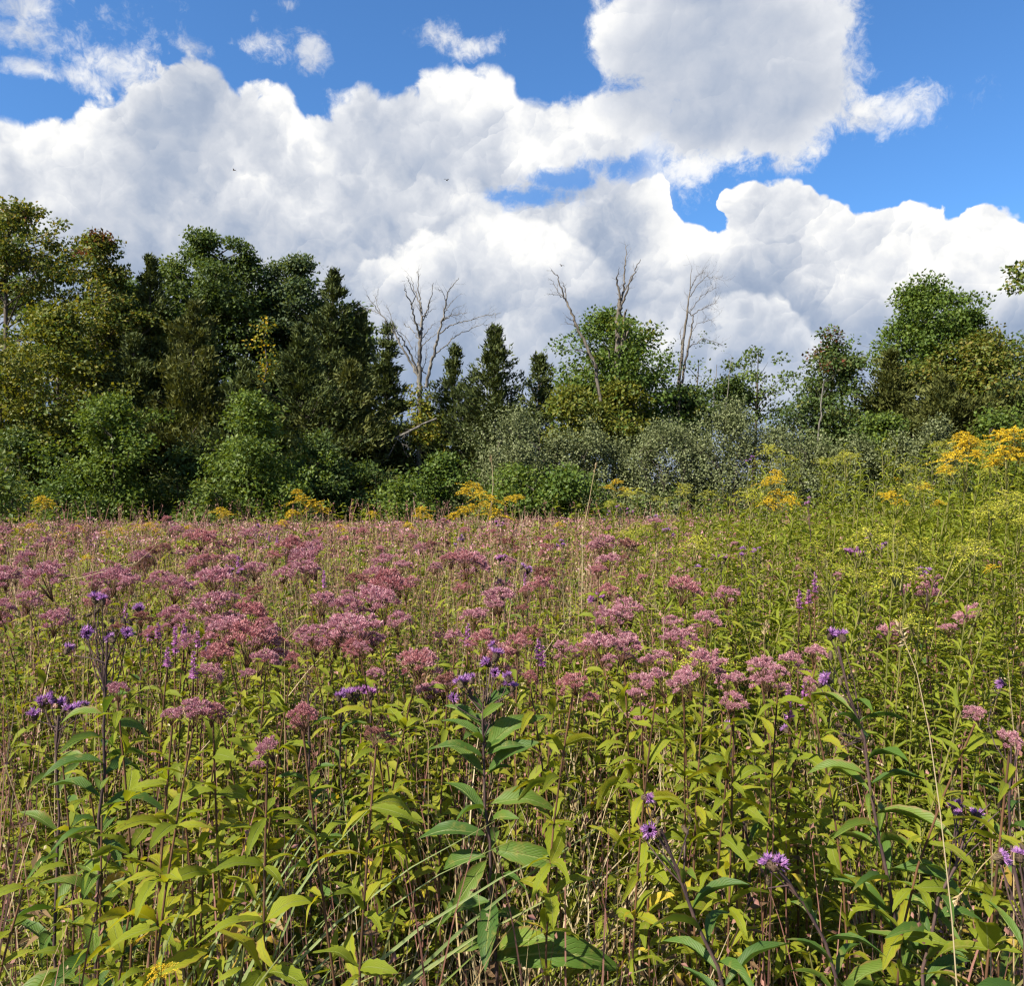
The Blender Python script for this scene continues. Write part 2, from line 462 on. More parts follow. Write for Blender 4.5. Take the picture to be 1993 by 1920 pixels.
MT = {
    # trees
    'maple': leaf_mat('maple_leaf', [(0.0488, 0.0878, 0.0146), (0.0756, 0.122, 0.0207), (0.1122, 0.1562, 0.0268)]),
    'maple_gold': leaf_mat('yellowing_leaf', [(0.0648, 0.0918, 0.0151), (0.1188, 0.135, 0.0194), (0.1782, 0.1674, 0.0238)]),
    'cherry': leaf_mat('rusty_green_leaf', [(0.0504, 0.0806, 0.0157), (0.0952, 0.1232, 0.0202), (0.14, 0.1568, 0.0246), (0.1848, 0.14, 0.0291)]),
    'oak': leaf_mat('dark_green_leaf', [(0.0468, 0.078, 0.0195), (0.0676, 0.104, 0.026), (0.0936, 0.13, 0.0338)]),
    'aspen': leaf_mat('grey_green_leaf', [(0.0408, 0.072, 0.0312), (0.072, 0.1056, 0.048), (0.1176, 0.15, 0.0744)]),
    'locust': leaf_mat('light_green_leaf', [(0.062, 0.100, 0.018), (0.092, 0.135, 0.024), (0.12, 0.15, 0.03)]),
    'shrub': leaf_mat('fresh_green_leaf', [(0.0598, 0.1012, 0.0161), (0.092, 0.138, 0.0207), (0.1323, 0.1725, 0.0276)]),
    'cedar': leaf_mat('cedar_spray', [(0.0351, 0.0513, 0.0149), (0.0567, 0.0756, 0.0189), (0.0891, 0.1053, 0.027)], trans=0.12, rough=0.7),
    'cedar_brown': leaf_mat('olive_cedar_spray', [(0.0475, 0.06, 0.015), (0.0775, 0.0875, 0.02), (0.115, 0.12, 0.0275)], trans=0.14, rough=0.7),
    'olive': leaf_mat('silvery_leaf', [(0.100, 0.120, 0.046), (0.135, 0.155, 0.066), (0.175, 0.192, 0.090)], trans=0.22, tgain=(1.1, 1.15, 0.8)),
    'red': leaf_mat('russet_leaf', [(0.055, 0.050, 0.020), (0.10, 0.045, 0.025), (0.16, 0.05, 0.03)]),
    'vine': leaf_mat('vine_leaf', [(0.080, 0.120, 0.016), (0.150, 0.170, 0.020), (0.28, 0.21, 0.02)]),
    'vine_gold': leaf_mat('golden_vine_leaf', [(0.16, 0.16, 0.02), (0.38, 0.26, 0.02), (0.55, 0.34, 0.02)]),
    'bark': bark_mat('tree_bark', (0.035, 0.028, 0.022), (0.12, 0.10, 0.08)),
    'dead': bark_mat('weathered_wood', (0.05, 0.045, 0.04), (0.20, 0.185, 0.165), scale=9.0),
    'dead_dark': bark_mat('dead_bark', (0.045, 0.037, 0.031), (0.17, 0.148, 0.125), scale=9.0),
    # meadow
    'weed': leaf_mat('weed_leaf', [(0.080, 0.125, 0.012), (0.150, 0.190, 0.014), (0.210, 0.240, 0.016), (0.31, 0.285, 0.018)], trans=0.42, rough=0.62, spec=0.14, patch=((0.21, 0.24, 0.018), 0.45), pscale=0.45, veins=True, tgain=(1.6, 1.45, 0.5)),
    'weed_far': leaf_mat('meadow_leaf', [(0.070, 0.110, 0.013), (0.130, 0.165, 0.017), (0.185, 0.210, 0.020), (0.26, 0.235, 0.03)], trans=0.38, rough=0.62, spec=0.14, patch=((0.19, 0.21, 0.022), 0.5), pscale=0.35),
    'iron': leaf_mat('ironweed_leaf', [(0.045, 0.095, 0.017), (0.070, 0.130, 0.020), (0.115, 0.170, 0.022)], trans=0.32, veins=True, rough=0.52, spec=0.25),
    'gold_leaf': leaf_mat('goldenrod_leaf', [(0.085, 0.120, 0.012), (0.150, 0.185, 0.016), (0.24, 0.255, 0.022)], trans=0.38, rough=0.62, spec=0.14, patch=((0.16, 0.19, 0.02), 0.5), pscale=0.5),
    'yellow_leaf': leaf_mat('yellowed_leaf', [(0.36, 0.32, 0.03), (0.45, 0.36, 0.03), (0.34, 0.22, 0.05)], trans=0.4, veins=True),
    'pink': leaf_mat('mauve_floret', [(0.25, 0.070, 0.086), (0.37, 0.135, 0.155), (0.46, 0.220, 0.235), (0.57, 0.37, 0.36)], trans=0.25, tgain=(1.2, 1.0, 1.1), patch=((0.34, 0.13, 0.12), 0.4), pscale=0.8),
    'pink_pale': leaf_mat('pale_mauve_floret', [(0.31, 0.112, 0.155), (0.42, 0.195, 0.235), (0.56, 0.37, 0.385)], trans=0.25, tgain=(1.2, 1.0, 1.1)),
    'pink_brown': leaf_mat('fading_floret', [(0.17, 0.060, 0.055), (0.25, 0.105, 0.090), (0.34, 0.18, 0.15)], trans=0.2, tgain=(1.2, 1.0, 1.0)),
    'purple': leaf_mat('purple_floret', [(0.24, 0.10, 0.31), (0.34, 0.165, 0.40), (0.44, 0.26, 0.50), (0.38, 0.14, 0.32)], trans=0.3, tgain=(1.2, 1.0, 1.2)),
    'magenta': leaf_mat('magenta_floret', [(0.30, 0.10, 0.28), (0.42, 0.17, 0.40), (0.52, 0.27, 0.48)], trans=0.3, tgain=(1.2, 1.0, 1.2)),
    'yellow': leaf_mat('goldenrod_floret', [(0.34, 0.25, 0.02), (0.54, 0.36, 0.012), (0.62, 0.42, 0.014), (0.68, 0.50, 0.04)], trans=0.25, tgain=(1.1, 1.0, 0.6)),
    'lime': leaf_mat('greenish_bud', [(0.26, 0.28, 0.03), (0.38, 0.38, 0.04), (0.48, 0.44, 0.05)], trans=0.3),
    'bud': leaf_mat('brown_bud', [(0.050, 0.036, 0.026), (0.085, 0.055, 0.038), (0.12, 0.095, 0.05)], trans=0.05, rough=0.8),
    'red_stem': bark_mat('reddish_stem', (0.055, 0.030, 0.018), (0.13, 0.066, 0.034), scale=30.0, rough=0.6, bump=0.1, dist=0.002),
    'dark_stem': bark_mat('dark_stem', (0.040, 0.026, 0.030), (0.10, 0.062, 0.055), scale=30.0, rough=0.6, bump=0.1, dist=0.002),
    'green_stem': bark_mat('green_stem', (0.08, 0.09, 0.02), (0.17, 0.15, 0.05), scale=30.0, rough=0.6, bump=0.1, dist=0.002),
    'brown_leaf': leaf_mat('withered_leaf', [(0.06, 0.035, 0.02), (0.13, 0.08, 0.04), (0.22, 0.15, 0.07)], trans=0.15, rough=0.8),
    'straw': leaf_mat('straw', [(0.22, 0.16, 0.075), (0.34, 0.26, 0.14), (0.46, 0.38, 0.24)], trans=0.15, tgain=(1, 1, 1)),
    'rust_stalk': leaf_mat('rusty_stalk', [(0.12, 0.055, 0.042), (0.21, 0.100, 0.082), (0.29, 0.155, 0.125)], trans=0.15, tgain=(1, 1, 1)),
    'grass': leaf_mat('grass_blade', [(0.085, 0.135, 0.024), (0.125, 0.17, 0.035), (0.19, 0.21, 0.06), (0.30, 0.26, 0.11)], trans=0.35),
    'grass_pale': leaf_mat('pale_grass_blade', [(0.15, 0.21, 0.07), (0.23, 0.28, 0.11), (0.30, 0.32, 0.12)], trans=0.35),
}


# ------------------------------------------------------------------ mesh helpers
def unit(v):
    v = np.asarray(v, float)
    return v / np.maximum(np.linalg.norm(v, axis=-1, keepdims=True), 1e-9)


def frames(a, n):
    """rotation matrices whose columns are: along the leaf, across it, its normal"""
    a = unit(a)
    b = unit(np.cross(n, a))
    return np.stack([a, b, np.cross(a, b)], axis=-1)


class Bag:
    """collects geometry that becomes one mesh"""
    def __init__(self):
        self.V, self.F, self.n, self.U = [], [], 0, []

    def add(self, V, F, mi=0):
        V = np.asarray(V, float).reshape(-1, 3)
        self.V.append(V)
        self.F.append((np.asarray(F, int) + self.n, mi))
        self.n += len(V)

    def scatter(self, T, pos, M, size, mi=0):
        """copies of template T=(verts, faces): verts scaled by size (k,3), turned by M (k,3,3), moved to pos"""
        tv, tf = T
        k, n = len(pos), len(tv)
        if k == 0:
            return
        V = np.einsum('kij,knj->kni', M, tv[None] * np.asarray(size, float)[:, None, :]) + np.asarray(pos)[:, None, :]
        F = (tf[None] + (np.arange(k) * n)[:, None, None]).reshape(-1, tf.shape[1])
        self.add(V, F, mi)

    def tube(self, path, rad, sides=6, mi=0):
        path = np.asarray(path, float)
        rad = np.broadcast_to(np.asarray(rad, float), (len(path),))
        t = unit(np.gradient(path, axis=0))
        ref = np.array([0.31, 0.95, 0.05])
        b = unit(np.cross(t, ref))
        c = np.cross(t, b)
        an = np.arange(sides) / sides * 2 * np.pi
        V = path[:, None, :] + rad[:, None, None] * (np.cos(an)[None, :, None] * b[:, None, :] + np.sin(an)[None, :, None] * c[:, None, :])
        k = len(path)
        i = np.arange(sides)
        F = np.concatenate([np.stack([j * sides + i, j * sides + (i + 1) % sides, (j + 1) * sides + (i + 1) % sides, (j + 1) * sides + i], 1) for j in range(k - 1)])
        self.add(V.reshape(-1, 3), F, mi)

    def mesh(self, name, mats, smooth=True, uv=None):
        me = bpy.data.meshes.new(name)
        V = np.concatenate(self.V)
        tot = [f.shape[1] * np.ones(len(f), int) for f, _ in self.F]
        tot = np.concatenate(tot)
        idx = np.concatenate([f.ravel() for f, _ in self.F])
        mi = np.concatenate([np.full(len(f), m) for f, m in self.F])
        me.vertices.add(len(V))
        me.vertices.foreach_set('co', V.astype(np.float32).ravel())
        me.loops.add(len(idx))
        me.loops.foreach_set('vertex_index', idx.astype(np.int32))
        me.polygons.add(len(tot))
        me.polygons.foreach_set('loop_start', np.concatenate([[0], np.cumsum(tot)[:-1]]).astype(np.int32))
        me.polygons.foreach_set('material_index', mi.astype(np.int32))
        me.polygons.foreach_set('use_smooth', np.full(len(tot), smooth))
        if uv is not None:
            l = me.uv_layers.new(name='UVMap')
            l.data.foreach_set('uv', np.asarray(uv, np.float32)[idx].ravel())
        me.update(calc_edges=True)
        for m in mats:
            me.materials.append(m)
        return me


def put(name, me, parent=None, **props):
    o = bpy.data.objects.new(name, me)
    COL.objects.link(o)
    if parent is not None:
        o.parent = parent
    for k, v in props.items():
        if v is not None:
            o[k] = v
    return o


def thing(name, label, cat, loc, group=None):
    o = bpy.data.objects.new(name, None)
    o.empty_display_size = 0.1
    o.location = tuple(float(c) for c in loc)
    COL.objects.link(o)
    o['label'], o['category'] = label, cat
    if group:
        o['group'] = group
    return o


# leaf templates: x along the leaf 0..1, y across, z up
LEAF4 = (np.array([[0, 0, 0], [0.42, -0.5, 0.06], [1, 0, -0.06], [0.42, 0.5, 0.06]], float), np.array([[0, 1, 2, 3]]))
NEEDLE = (np.array([[0, -0.5, 0], [1, 0, 0.05], [0.1, 0.5, 0.0]], float), np.array([[0, 1, 2]]))


def leaf_grid(n, droop=0.3, teeth=0.0, wave=0.0, fold=0.10, broad=0.40, seed=0, twist=0.0):
    """a pointed leaf of n stations, creased along its rib; returns template and uv"""
    rs = np.random.RandomState(seed)
    V, U = [], []
    for i in range(n):
        u = i / (n - 1)
        w = (u ** (broad * 1.6) * (1 - u) ** (0.95)) * 1.0
        w = w / ((broad * 1.6 / (broad * 1.6 + 0.95)) ** (broad * 1.6) * (0.95 / (broad * 1.6 + 0.95)) ** 0.95) * 0.5
        if 0 < i < n - 1 and teeth:
            w *= 1 + teeth * (1 if i % 2 else -1)
        w = max(w, 0.015)
        z = -droop * u * u + 0.10 * math.sin(u * 3.0) + wave * math.sin(u * 9 + seed)
        tw = twist * u
        for s in (-1, 0, 1):
            zz = z + (fold * w * 2 if s else 0) * 0.5 + wave * 0.9 * s * math.sin(u * 11 + seed * 2)
            y = s * w
            V.append([u * (1 - 0.12 * droop * u), y * math.cos(tw), zz + y * math.sin(tw) * 0.35])
            U.append([u, 0.5 + 0.5 * s])
    F = []
    for i in range(n - 1):
        for s in (0, 1):
            F.append([i * 3 + s, i * 3 + s + 1, i * 3 + s + 4, i * 3 + s + 3])
    return (np.array(V), np.array(F)), np.array(U)


LEAF5 = (np.array([[0, 0, 0], [0.42, -0.5, 0.05], [0.48, 0, -0.02], [0.42, 0.5, 0.05], [1, 0, -0.22]], float), np.array([[0, 1, 2], [0, 2, 3], [1, 4, 2], [2, 4, 3]]))
LEAF_MID = leaf_grid(4, 0.30, 0, 0.0, 0.12, 0.5)[0]      # 12 triangles


def rot_z(a):
    c, s = np.cos(a), np.sin(a)
    return np.array([[c, -s, 0], [s, c, 0], [0, 0, 1.0]])


# ------------------------------------------------------------------ ground
gm, gnt = new_mat('soil_and_thatch')
geo = gnt.nodes.new('ShaderNodeNewGeometry')
gf = noise(gnt, geo.outputs['Position'], 9.0, 6.0, 0.7)
gc = ramp(gnt, gf.step(0.3, 0.7), ((0.018, 0.015, 0.010), (0.045, 0.040, 0.018), (0.10, 0.080, 0.042)))
gp = gnt.nodes.new('ShaderNodeBsdfPrincipled')
gp.inputs['Roughness'].default_value = 0.95
gnt.links.new(gc, gp.inputs['Base Color'])
gb = gnt.nodes.new('ShaderNodeBump')
gb.inputs['Distance'].default_value = 0.03
gnt.links.new(gf.s, gb.inputs['Height'])
gnt.links.new(gb.outputs[0], gp.inputs['Normal'])
go_ = gnt.nodes.new('ShaderNodeOutputMaterial')
gnt.links.new(gp.outputs[0], go_.inputs[0])
xs = np.concatenate([-np.geomspace(2500, 8, 18), np.linspace(-6, 6, 41), np.geomspace(8, 2500, 18)])
ys = np.concatenate([-np.geomspace(2500, 6, 14), np.linspace(-4, 10, 47), np.geomspace(12, 2500, 20)])
gx, gy = np.meshgrid(xs, ys)
rs = np.random.RandomState(3)
gz = np.where((np.abs(gx) < 7) & (gy < 11), rs.uniform(-0.02, 0.02, gx.shape), -0.01)
bag = Bag()
nx, ny = len(xs), len(ys)
ii, jj = np.meshgrid(np.arange(nx - 1), np.arange(ny - 1))
k0 = (jj * nx + ii).ravel()
bag.add(np.stack([gx, gy, gz], -1).reshape(-1, 3), np.stack([k0, k0 + 1, k0 + nx + 1, k0 + nx], 1))
put('ground', bag.mesh('ground', [gm]), kind='structure')


# ------------------------------------------------------------------ trees
def curved(a, b, rng, k=5, bend=0.12, sag=0.0):
    a, b = np.asarray(a, float), np.asarray(b, float)
    t = np.linspace(0, 1, k)[:, None]
    L = np.linalg.norm(b - a)
    off = rng.normal(0, bend * L, 3) * np.array([1, 1, 0.4])
    p = a + (b - a) * t + off * np.sin(np.pi * t) * 0.6
    p[:, 2] += sag * L * np.sin(np.pi * t[:, 0])
    return p


def leaves_at(bag, rng, centres, per, sigma, size, mi=0, out=None, up=0.85, flat=0.52, tmpl=LEAF4, wid=0.72, centre=None):
    """loose clumps of leaves round the given points"""
    c = np.repeat(np.asarray(centres), per, axis=0)
    k = len(c)
    off = unit(rng.normal(0, 1, (k, 3))) * (rng.uniform(0, 1, (k, 1)) ** 0.45) * 1.75 * np.asarray([sigma, sigma, sigma * flat])
    pos = c + off
    outv = unit(pos - centre) if centre is not None else 0.0
    nrm = unit(np.array([0, 0, up * 0.75]) + 0.3 * outv + 0.7 * unit(off) + rng.normal(0, 0.34, (k, 3)))
    a = rng.normal(0, 1, (k, 3)) + 0.8 * unit(off) + (0.5 * outv if centre is not None else 0)
    a[:, 2] -= 0.35
    s = size * rng.uniform(0.65, 1.3, k)
    bag.scatter(tmpl, pos, frames(a, nrm), np.stack([s, s * wid, s], 1), mi)


def broadleaf(name, label, px, top, hw, D, bottom, leaves, mats, seed, group=None, size=0.15, limbs=34, shape=0.85, per=52, sigma=0.36, tip=None, extra=(), bare=0.0, stems=1, trunk=None, cat='tree', trunk_r=None, lob=1.0, flat=0.52):
    rng = np.random.RandomState(seed)
    c = P(px, top, D)
    x0, zt = c[0], c[2]
    zb = max(P(px, bottom, D)[2], 0.25)
    Rr = hw * DS / FPX * D * 1.22
    H = zt - zb
    t_ob = thing(name, label, cat, (x0, D, 0), group)
    o = np.array([x0, D, 0.0])
    wood, crown = Bag(), Bag()
    tr = trunk_r or (0.012 * zt + 0.03)
    stem_paths = []
    for s in range(stems):
        topx = rng.uniform(-0.18, 0.18, 2) * Rr if stems == 1 else rng.uniform(-0.6, 0.6, 2) * Rr
        b0 = np.array([rng.uniform(-0.1, 0.1) * (stems > 1), rng.uniform(-0.1, 0.1) * (stems > 1), -0.1])
        pth = curved(b0, (topx[0], topx[1], zb + H * (0.90 if stems == 1 else 0.7)), rng, 8, 0.03)
        stem_paths.append(pth)
        wood.tube(pth, np.linspace(tr, tr * 0.12, 8) / (1 if stems == 1 else 1.6), 7)
    ph = rng.uniform(0, 6.28, 3)
    centres, tips = [], []
    leaves = int(leaves * 1.15)
    nclump = max(6, leaves // per)
    per_limb = max(2, nclump // limbs)
    for i in range(limbs):
        t = rng.uniform(0, 1) ** 0.9
        th = rng.uniform(0, 2 * np.pi)
        prof = np.sin(np.pi * np.clip(0.10 + 0.90 * t, 0, 1) ** shape) ** 0.65
        prof *= max(0.25, 1 + lob * (0.30 * np.sin(2 * th + ph[0] + 7 * t) + 0.24 * np.sin(3 * th + ph[1] - 11 * t)))
        rad = Rr * prof * math.sqrt(rng.uniform(0.22, 1.0))
        e = np.array([math.cos(th) * rad, math.sin(th) * rad, zb + H * t])
        if t > 0.93:
            e[:2] *= 0.6
        if rng.uniform() < 0.2:
            e[2] += rng.uniform(0, 0.07) * H
            e[:2] *= rng.uniform(0.9, 1.15)
        sp = stem_paths[rng.randint(stems)]
        zs = np.clip(e[2] - rad * rng.uniform(0.5, 1.0), max(0.3, zb * 0.6), sp[-1][2])
        a = np.array([np.interp(zs, sp[:, 2], sp[:, k]) for k in range(3)])
        lp = curved(a, e, rng, 6, 0.10, 0.05)
        lr = tr * 0.30 * (1 - 0.55 * t)
        wood.tube(lp, np.linspace(lr, lr * 0.15, 6), 5)
        for j in range(per_limb):
            f = 1 - 0.62 * rng.uniform(0, 1) ** 1.3
            q = np.array([np.interp(f, np.linspace(0, 1, 6), lp[:, k]) for k in range(3)])
            q = q + rng.normal(0, 0.16 * Rr * (0.4 + 0.6 * prof), 3) * np.array([1, 1, 0.75])
            if rng.uniform() < bare:
                continue
            q[2] = max(q[2], 0.15)
            (tips if tip and (q[2] - zb) / H > tip[1] and rng.uniform() < tip[2] else centres).append(q)
            if j % 3 == 0:
                wood.tube(curved(lp[3], q, rng, 3, 0.1), np.linspace(lr * 0.35, lr * 0.1, 3), 3)
    for (ex, ey) in extra:
        q = P(ex, ey, D) - o
        centres += [q + rng.normal(0, 0.12, 3) for _ in range(5)]
        sp = stem_paths[0]
        wood.tube(curved((0, 0, q[2] - 0.8), q, rng, 6, 0.05), np.linspace(tr * 0.3, tr * 0.05, 6), 5)
    mid = np.array([0, 0, zb + 0.35 * H])
    leaves_at(crown, rng, np.array(centres), per, sigma, size, 0, centre=mid, flat=flat)
    if len(mats) > 1:
        n2 = max(1, len(centres) // 4)
        pick = np.array(centres)[rng.permutation(len(centres))[:n2]]
        leaves_at(crown, rng, pick, per // 2, sigma, size, 1, centre=mid, flat=flat)
    ml = [MT[m] for m in mats]
    if tips:
        ml = ml + [MT[tip[0]]]
        leaves_at(crown, rng, np.array(tips), per, sigma, size, len(ml) - 1, centre=mid)
    put('trunk', wood.mesh('trunk', [MT[trunk or 'bark']]), t_ob)
    put('crown', crown.mesh('crown', ml, smooth=False), t_ob)
    return t_ob


def cedar(name, label, px, top, hw, D, seed, mat='cedar', group=None, n=170, bottom=0.4, lean=0.0, spread=1.0, prick=1.0):
    """juniper: irregular cone of dark, upswept sprays"""
    rng = np.random.RandomState(seed)
    c = P(px, top, D)
    zt = c[2]
    Rr = hw * DS / FPX * D * 1.55
    t_ob = thing(name, label, 'tree', (c[0], D, 0), group)
    wood, crown = Bag(), Bag()
    sp = curved((0, 0, -0.1), (lean * Rr, rng.uniform(-0.1, 0.1), zt - 0.25), rng, 9, 0.012)
    wood.tube(sp, np.linspace(0.014 * zt + 0.02, 0.012, 9), 7)
    ph = rng.uniform(0, 6.28, 4)
    P0, A0, N0, S0 = [], [], [], []
    for i in range(n):
        T = 15
        t = np.clip((math.floor(rng.uniform(0, 1) ** 1.1 * T) + 0.5 + rng.normal(0, 0.2)) / T, 0, 1)
        z = bottom + (zt - bottom) * t
        th = rng.uniform(0, 2 * np.pi)
        prof = 1.25 * ((1 - t) ** 0.92) * (0.72 + 0.28 * min(1, t * 4 + 0.3))
        prof *= 1 + 0.26 * math.sin(2 * th + 6 * t + ph[0]) + 0.20 * math.sin(3 * th - 9 * t + ph[1]) * spread + 0.20 * math.sin(19 * t + ph[2] + th)
        L = max(0.14, Rr * prof * rng.uniform(0.45, 1.25))
        upw = rng.uniform(0.0, 0.42) + 0.55 * t ** 2 * prick
        d = unit([math.cos(th), math.sin(th), upw])
        a = np.array([np.interp(z - L * upw * 0.6, sp[:, 2], sp[:, k]) for k in range(3)])
        b = a + d * L
        lp = curved(a, b, rng, 5, 0.07)
        lp[:, 2] += 0.10 * L * np.linspace(0, 1, 5) ** 2
        wood.tube(lp[[0, 2, 4]], np.linspace(0.02 + 0.012 * L, 0.004, 3), 3)
        m = int(9 + 14 * L)
        f = rng.uniform(0.22, 1.0, m) ** 0.8
        q = np.stack([np.interp(f, np.linspace(0, 1, 5), lp[:, k]) for k in range(3)], 1)
        reach = 0.05 + 0.15 * L * (1 - 0.55 * f)
        q = q + rng.normal(0, 1, (m, 3)) * reach[:, None] * np.array([1, 1, 0.45])
        for rep in range(5):
            aa = d + rng.normal(0, 0.55, (m, 3))
            aa[:, 2] += 0.35
            P0.append(q + rng.normal(0, 0.075, (m, 3)))
            A0.append(aa)
            N0.append(unit(rng.normal(0, 0.8, (m, 3)) + np.array([0, 0, 0.8]) + 0.4 * d))
            S0.append(rng.uniform(0.12, 0.26, m))
    P0, A0, N0, S0 = map(np.concatenate, (P0, A0, N0, S0))
    P0[:, 2] = np.maximum(P0[:, 2], 0.1)
    crown.scatter(NEEDLE, P0, frames(A0, N0), np.stack([S0, S0 * 0.40, S0], 1))
    put('trunk', wood.mesh('trunk', [MT['bark']]), t_ob)
    put('crown', crown.mesh('crown', [MT[mat]], smooth=False), t_ob)
    return t_ob


GL = 'trees of the wood on the left'
# --- the wood on the left, back to front
for i, (px, top, hw, lab) in enumerate([(120, 520, 90, 'shaded tree at the back of the wood behind the yellow-green maple'), (235, 560, 70, 'shaded tree at the back behind the dark pointed cedar'), (330, 560, 80, 'shaded tree at the back below the light green crown'),
                                        (440, 545, 80, 'shaded tree at the back under the twin domed oak'), (530, 570, 70, 'shaded tree at the back under the grey-green pair'), (620, 600, 70, 'shaded tree at the back behind the tall right cedar'), (20, 500, 110, 'shaded tree at the back behind the tall loose tree'), (190, 540, 110, 'wide shaded tree at the back left of the cedars'), (400, 520, 110, 'wide shaded tree at the back behind the tallest oak'), (560, 560, 100, 'wide shaded tree at the back behind the grey-green pair'), (680, 640, 60, 'shaded tree at the back at the right end of the wood')]):
    broadleaf('forest_tree', lab, px, top - 25, hw, 39, 950, 6000, ['oak', 'maple'], 130 + i, GL, size=0.22, limbs=44, sigma=0.42)
broadleaf('cherry_tree', 'tall loose tree with rusty tips at the left edge of the wood', 56, 396, 140, 35, 800, 17000, ['cherry', 'oak'], 11, GL, tip=('red', 0.88, 0.25), sigma=0.26, limbs=48)
broadleaf('cherry_tree', 'second tall rusty-green tree from the left, before the dip', 192, 448, 84, 34, 800, 11000, ['cherry', 'oak'], 12, GL, tip=('red', 0.85, 0.2), sigma=0.26)
broadleaf('locust_tree', 'light green slender crown between dark cedars and the tall oak', 332, 502, 52, 38, 760, 6000, ['locust'], 13, GL)
broadleaf('oak_tree', 'tallest dark green tree in the middle of the wood, twin domed tops', 398, 443, 74, 36.5, 800, 12500, ['oak'], 14, GL, limbs=46, sigma=0.27, extra=[(452, 470), (470, 480)])
broadleaf('oak_tree', 'dark green tree just right of the tallest oak', 470, 492, 58, 37, 800, 8000, ['oak', 'aspen'], 15, GL)
broadleaf('aspen_tree', 'grey-green narrow tree with upright tips, left of its pair', 524, 505, 40, 38, 780, 5500, ['aspen'], 16, GL, shape=0.75)
broadleaf('aspen_tree', 'grey-green narrow tree with upright tips, right of its pair', 574, 498, 44, 37.5, 780, 6500, ['aspen', 'oak'], 17, GL, shape=0.75)
cedar('cedar_tree', 'dark pointed cedar beside the rusty-green trees', 288, 486, 74, 35, 21, group=GL, n=200)
cedar('cedar_tree', 'tall dark cedar at the right shoulder of the wood', 640, 520, 74, 35, 22, group=GL, n=210)
cedar('cedar_tree', 'cedar sloping down the right end of the wood', 692, 592, 52, 35.5, 23, group=GL, n=150)
cedar('cedar_tree', 'last dark cedar of the wood, left of the bare dead tree', 742, 622, 48, 34, 24, group=GL, n=160)
cedar('cedar_tree', 'broad olive cedar in the middle of the wood, below the oak', 372, 575, 96, 32.5, 25, 'cedar_brown', GL, n=220)
cedar('cedar_tree', 'broad dark cedar in the wood below the grey-green pair', 575, 625, 88, 32, 26, 'cedar', GL, n=210)
cedar('cedar_tree', 'low dark cedar behind the small leafy tree', 468, 690, 74, 31, 27, 'cedar', GL, n=150)
cedar('cedar_tree', 'olive-tinged cedar low at the right of the wood', 672, 690, 70, 32, 28, 'cedar_brown', GL, n=170)
cedar('cedar_tree', 'black-green cedar low at the left of the wood', 255, 640, 80, 32, 29, 'cedar', GL, n=170)
broadleaf('maple_tree', 'yellow-green maple in front of the rusty trees at left', 112, 592, 142, 31, 950, 16000, ['maple_gold', 'maple'], 31, GL, limbs=52, size=0.155)
broadleaf('maple_tree', 'small yellow-green maple at the left edge under the tall tree', -10, 690, 80, 29.5, 970, 6000, ['maple_gold', 'maple'], 32, GL)

v = thing('climbing_vine', 'golden-yellow vine climbing a tree in the wood', 'vine', P(508, 640, 31.2) * np.array([1, 1, 0]), None)
rng = np.random.RandomState(5)
bag, wd = Bag(), Bag()
vp = [P(x, y, 31.2) - np.array([P(508, 640, 31.2)[0], 31.2, 0]) for x, y in ((505, 900), (500, 800), (503, 740), (512, 700), (505, 650), (512, 625))]
wd.tube(vp, np.linspace(0.05, 0.015, 6), 5)
vc = np.concatenate([np.linspace(vp[i], vp[i + 1], 7) for i in range(2, 5)]) + np.random.RandomState(6).normal(0, 0.16, (21, 3))
leaves_at(bag, rng, vc, 14, 0.2, 0.13, 0, flat=1.1)
leaves_at(bag, rng, vc[::4] + np.array([0.1, -0.5, 0]), 9, 0.18, 0.12, 1, flat=1.1)
put('stem', wd.mesh('stem', [MT['bark']]), v)
put('foliage', bag.mesh('foliage', [MT['vine'], MT['vine_gold']], smooth=False), v)

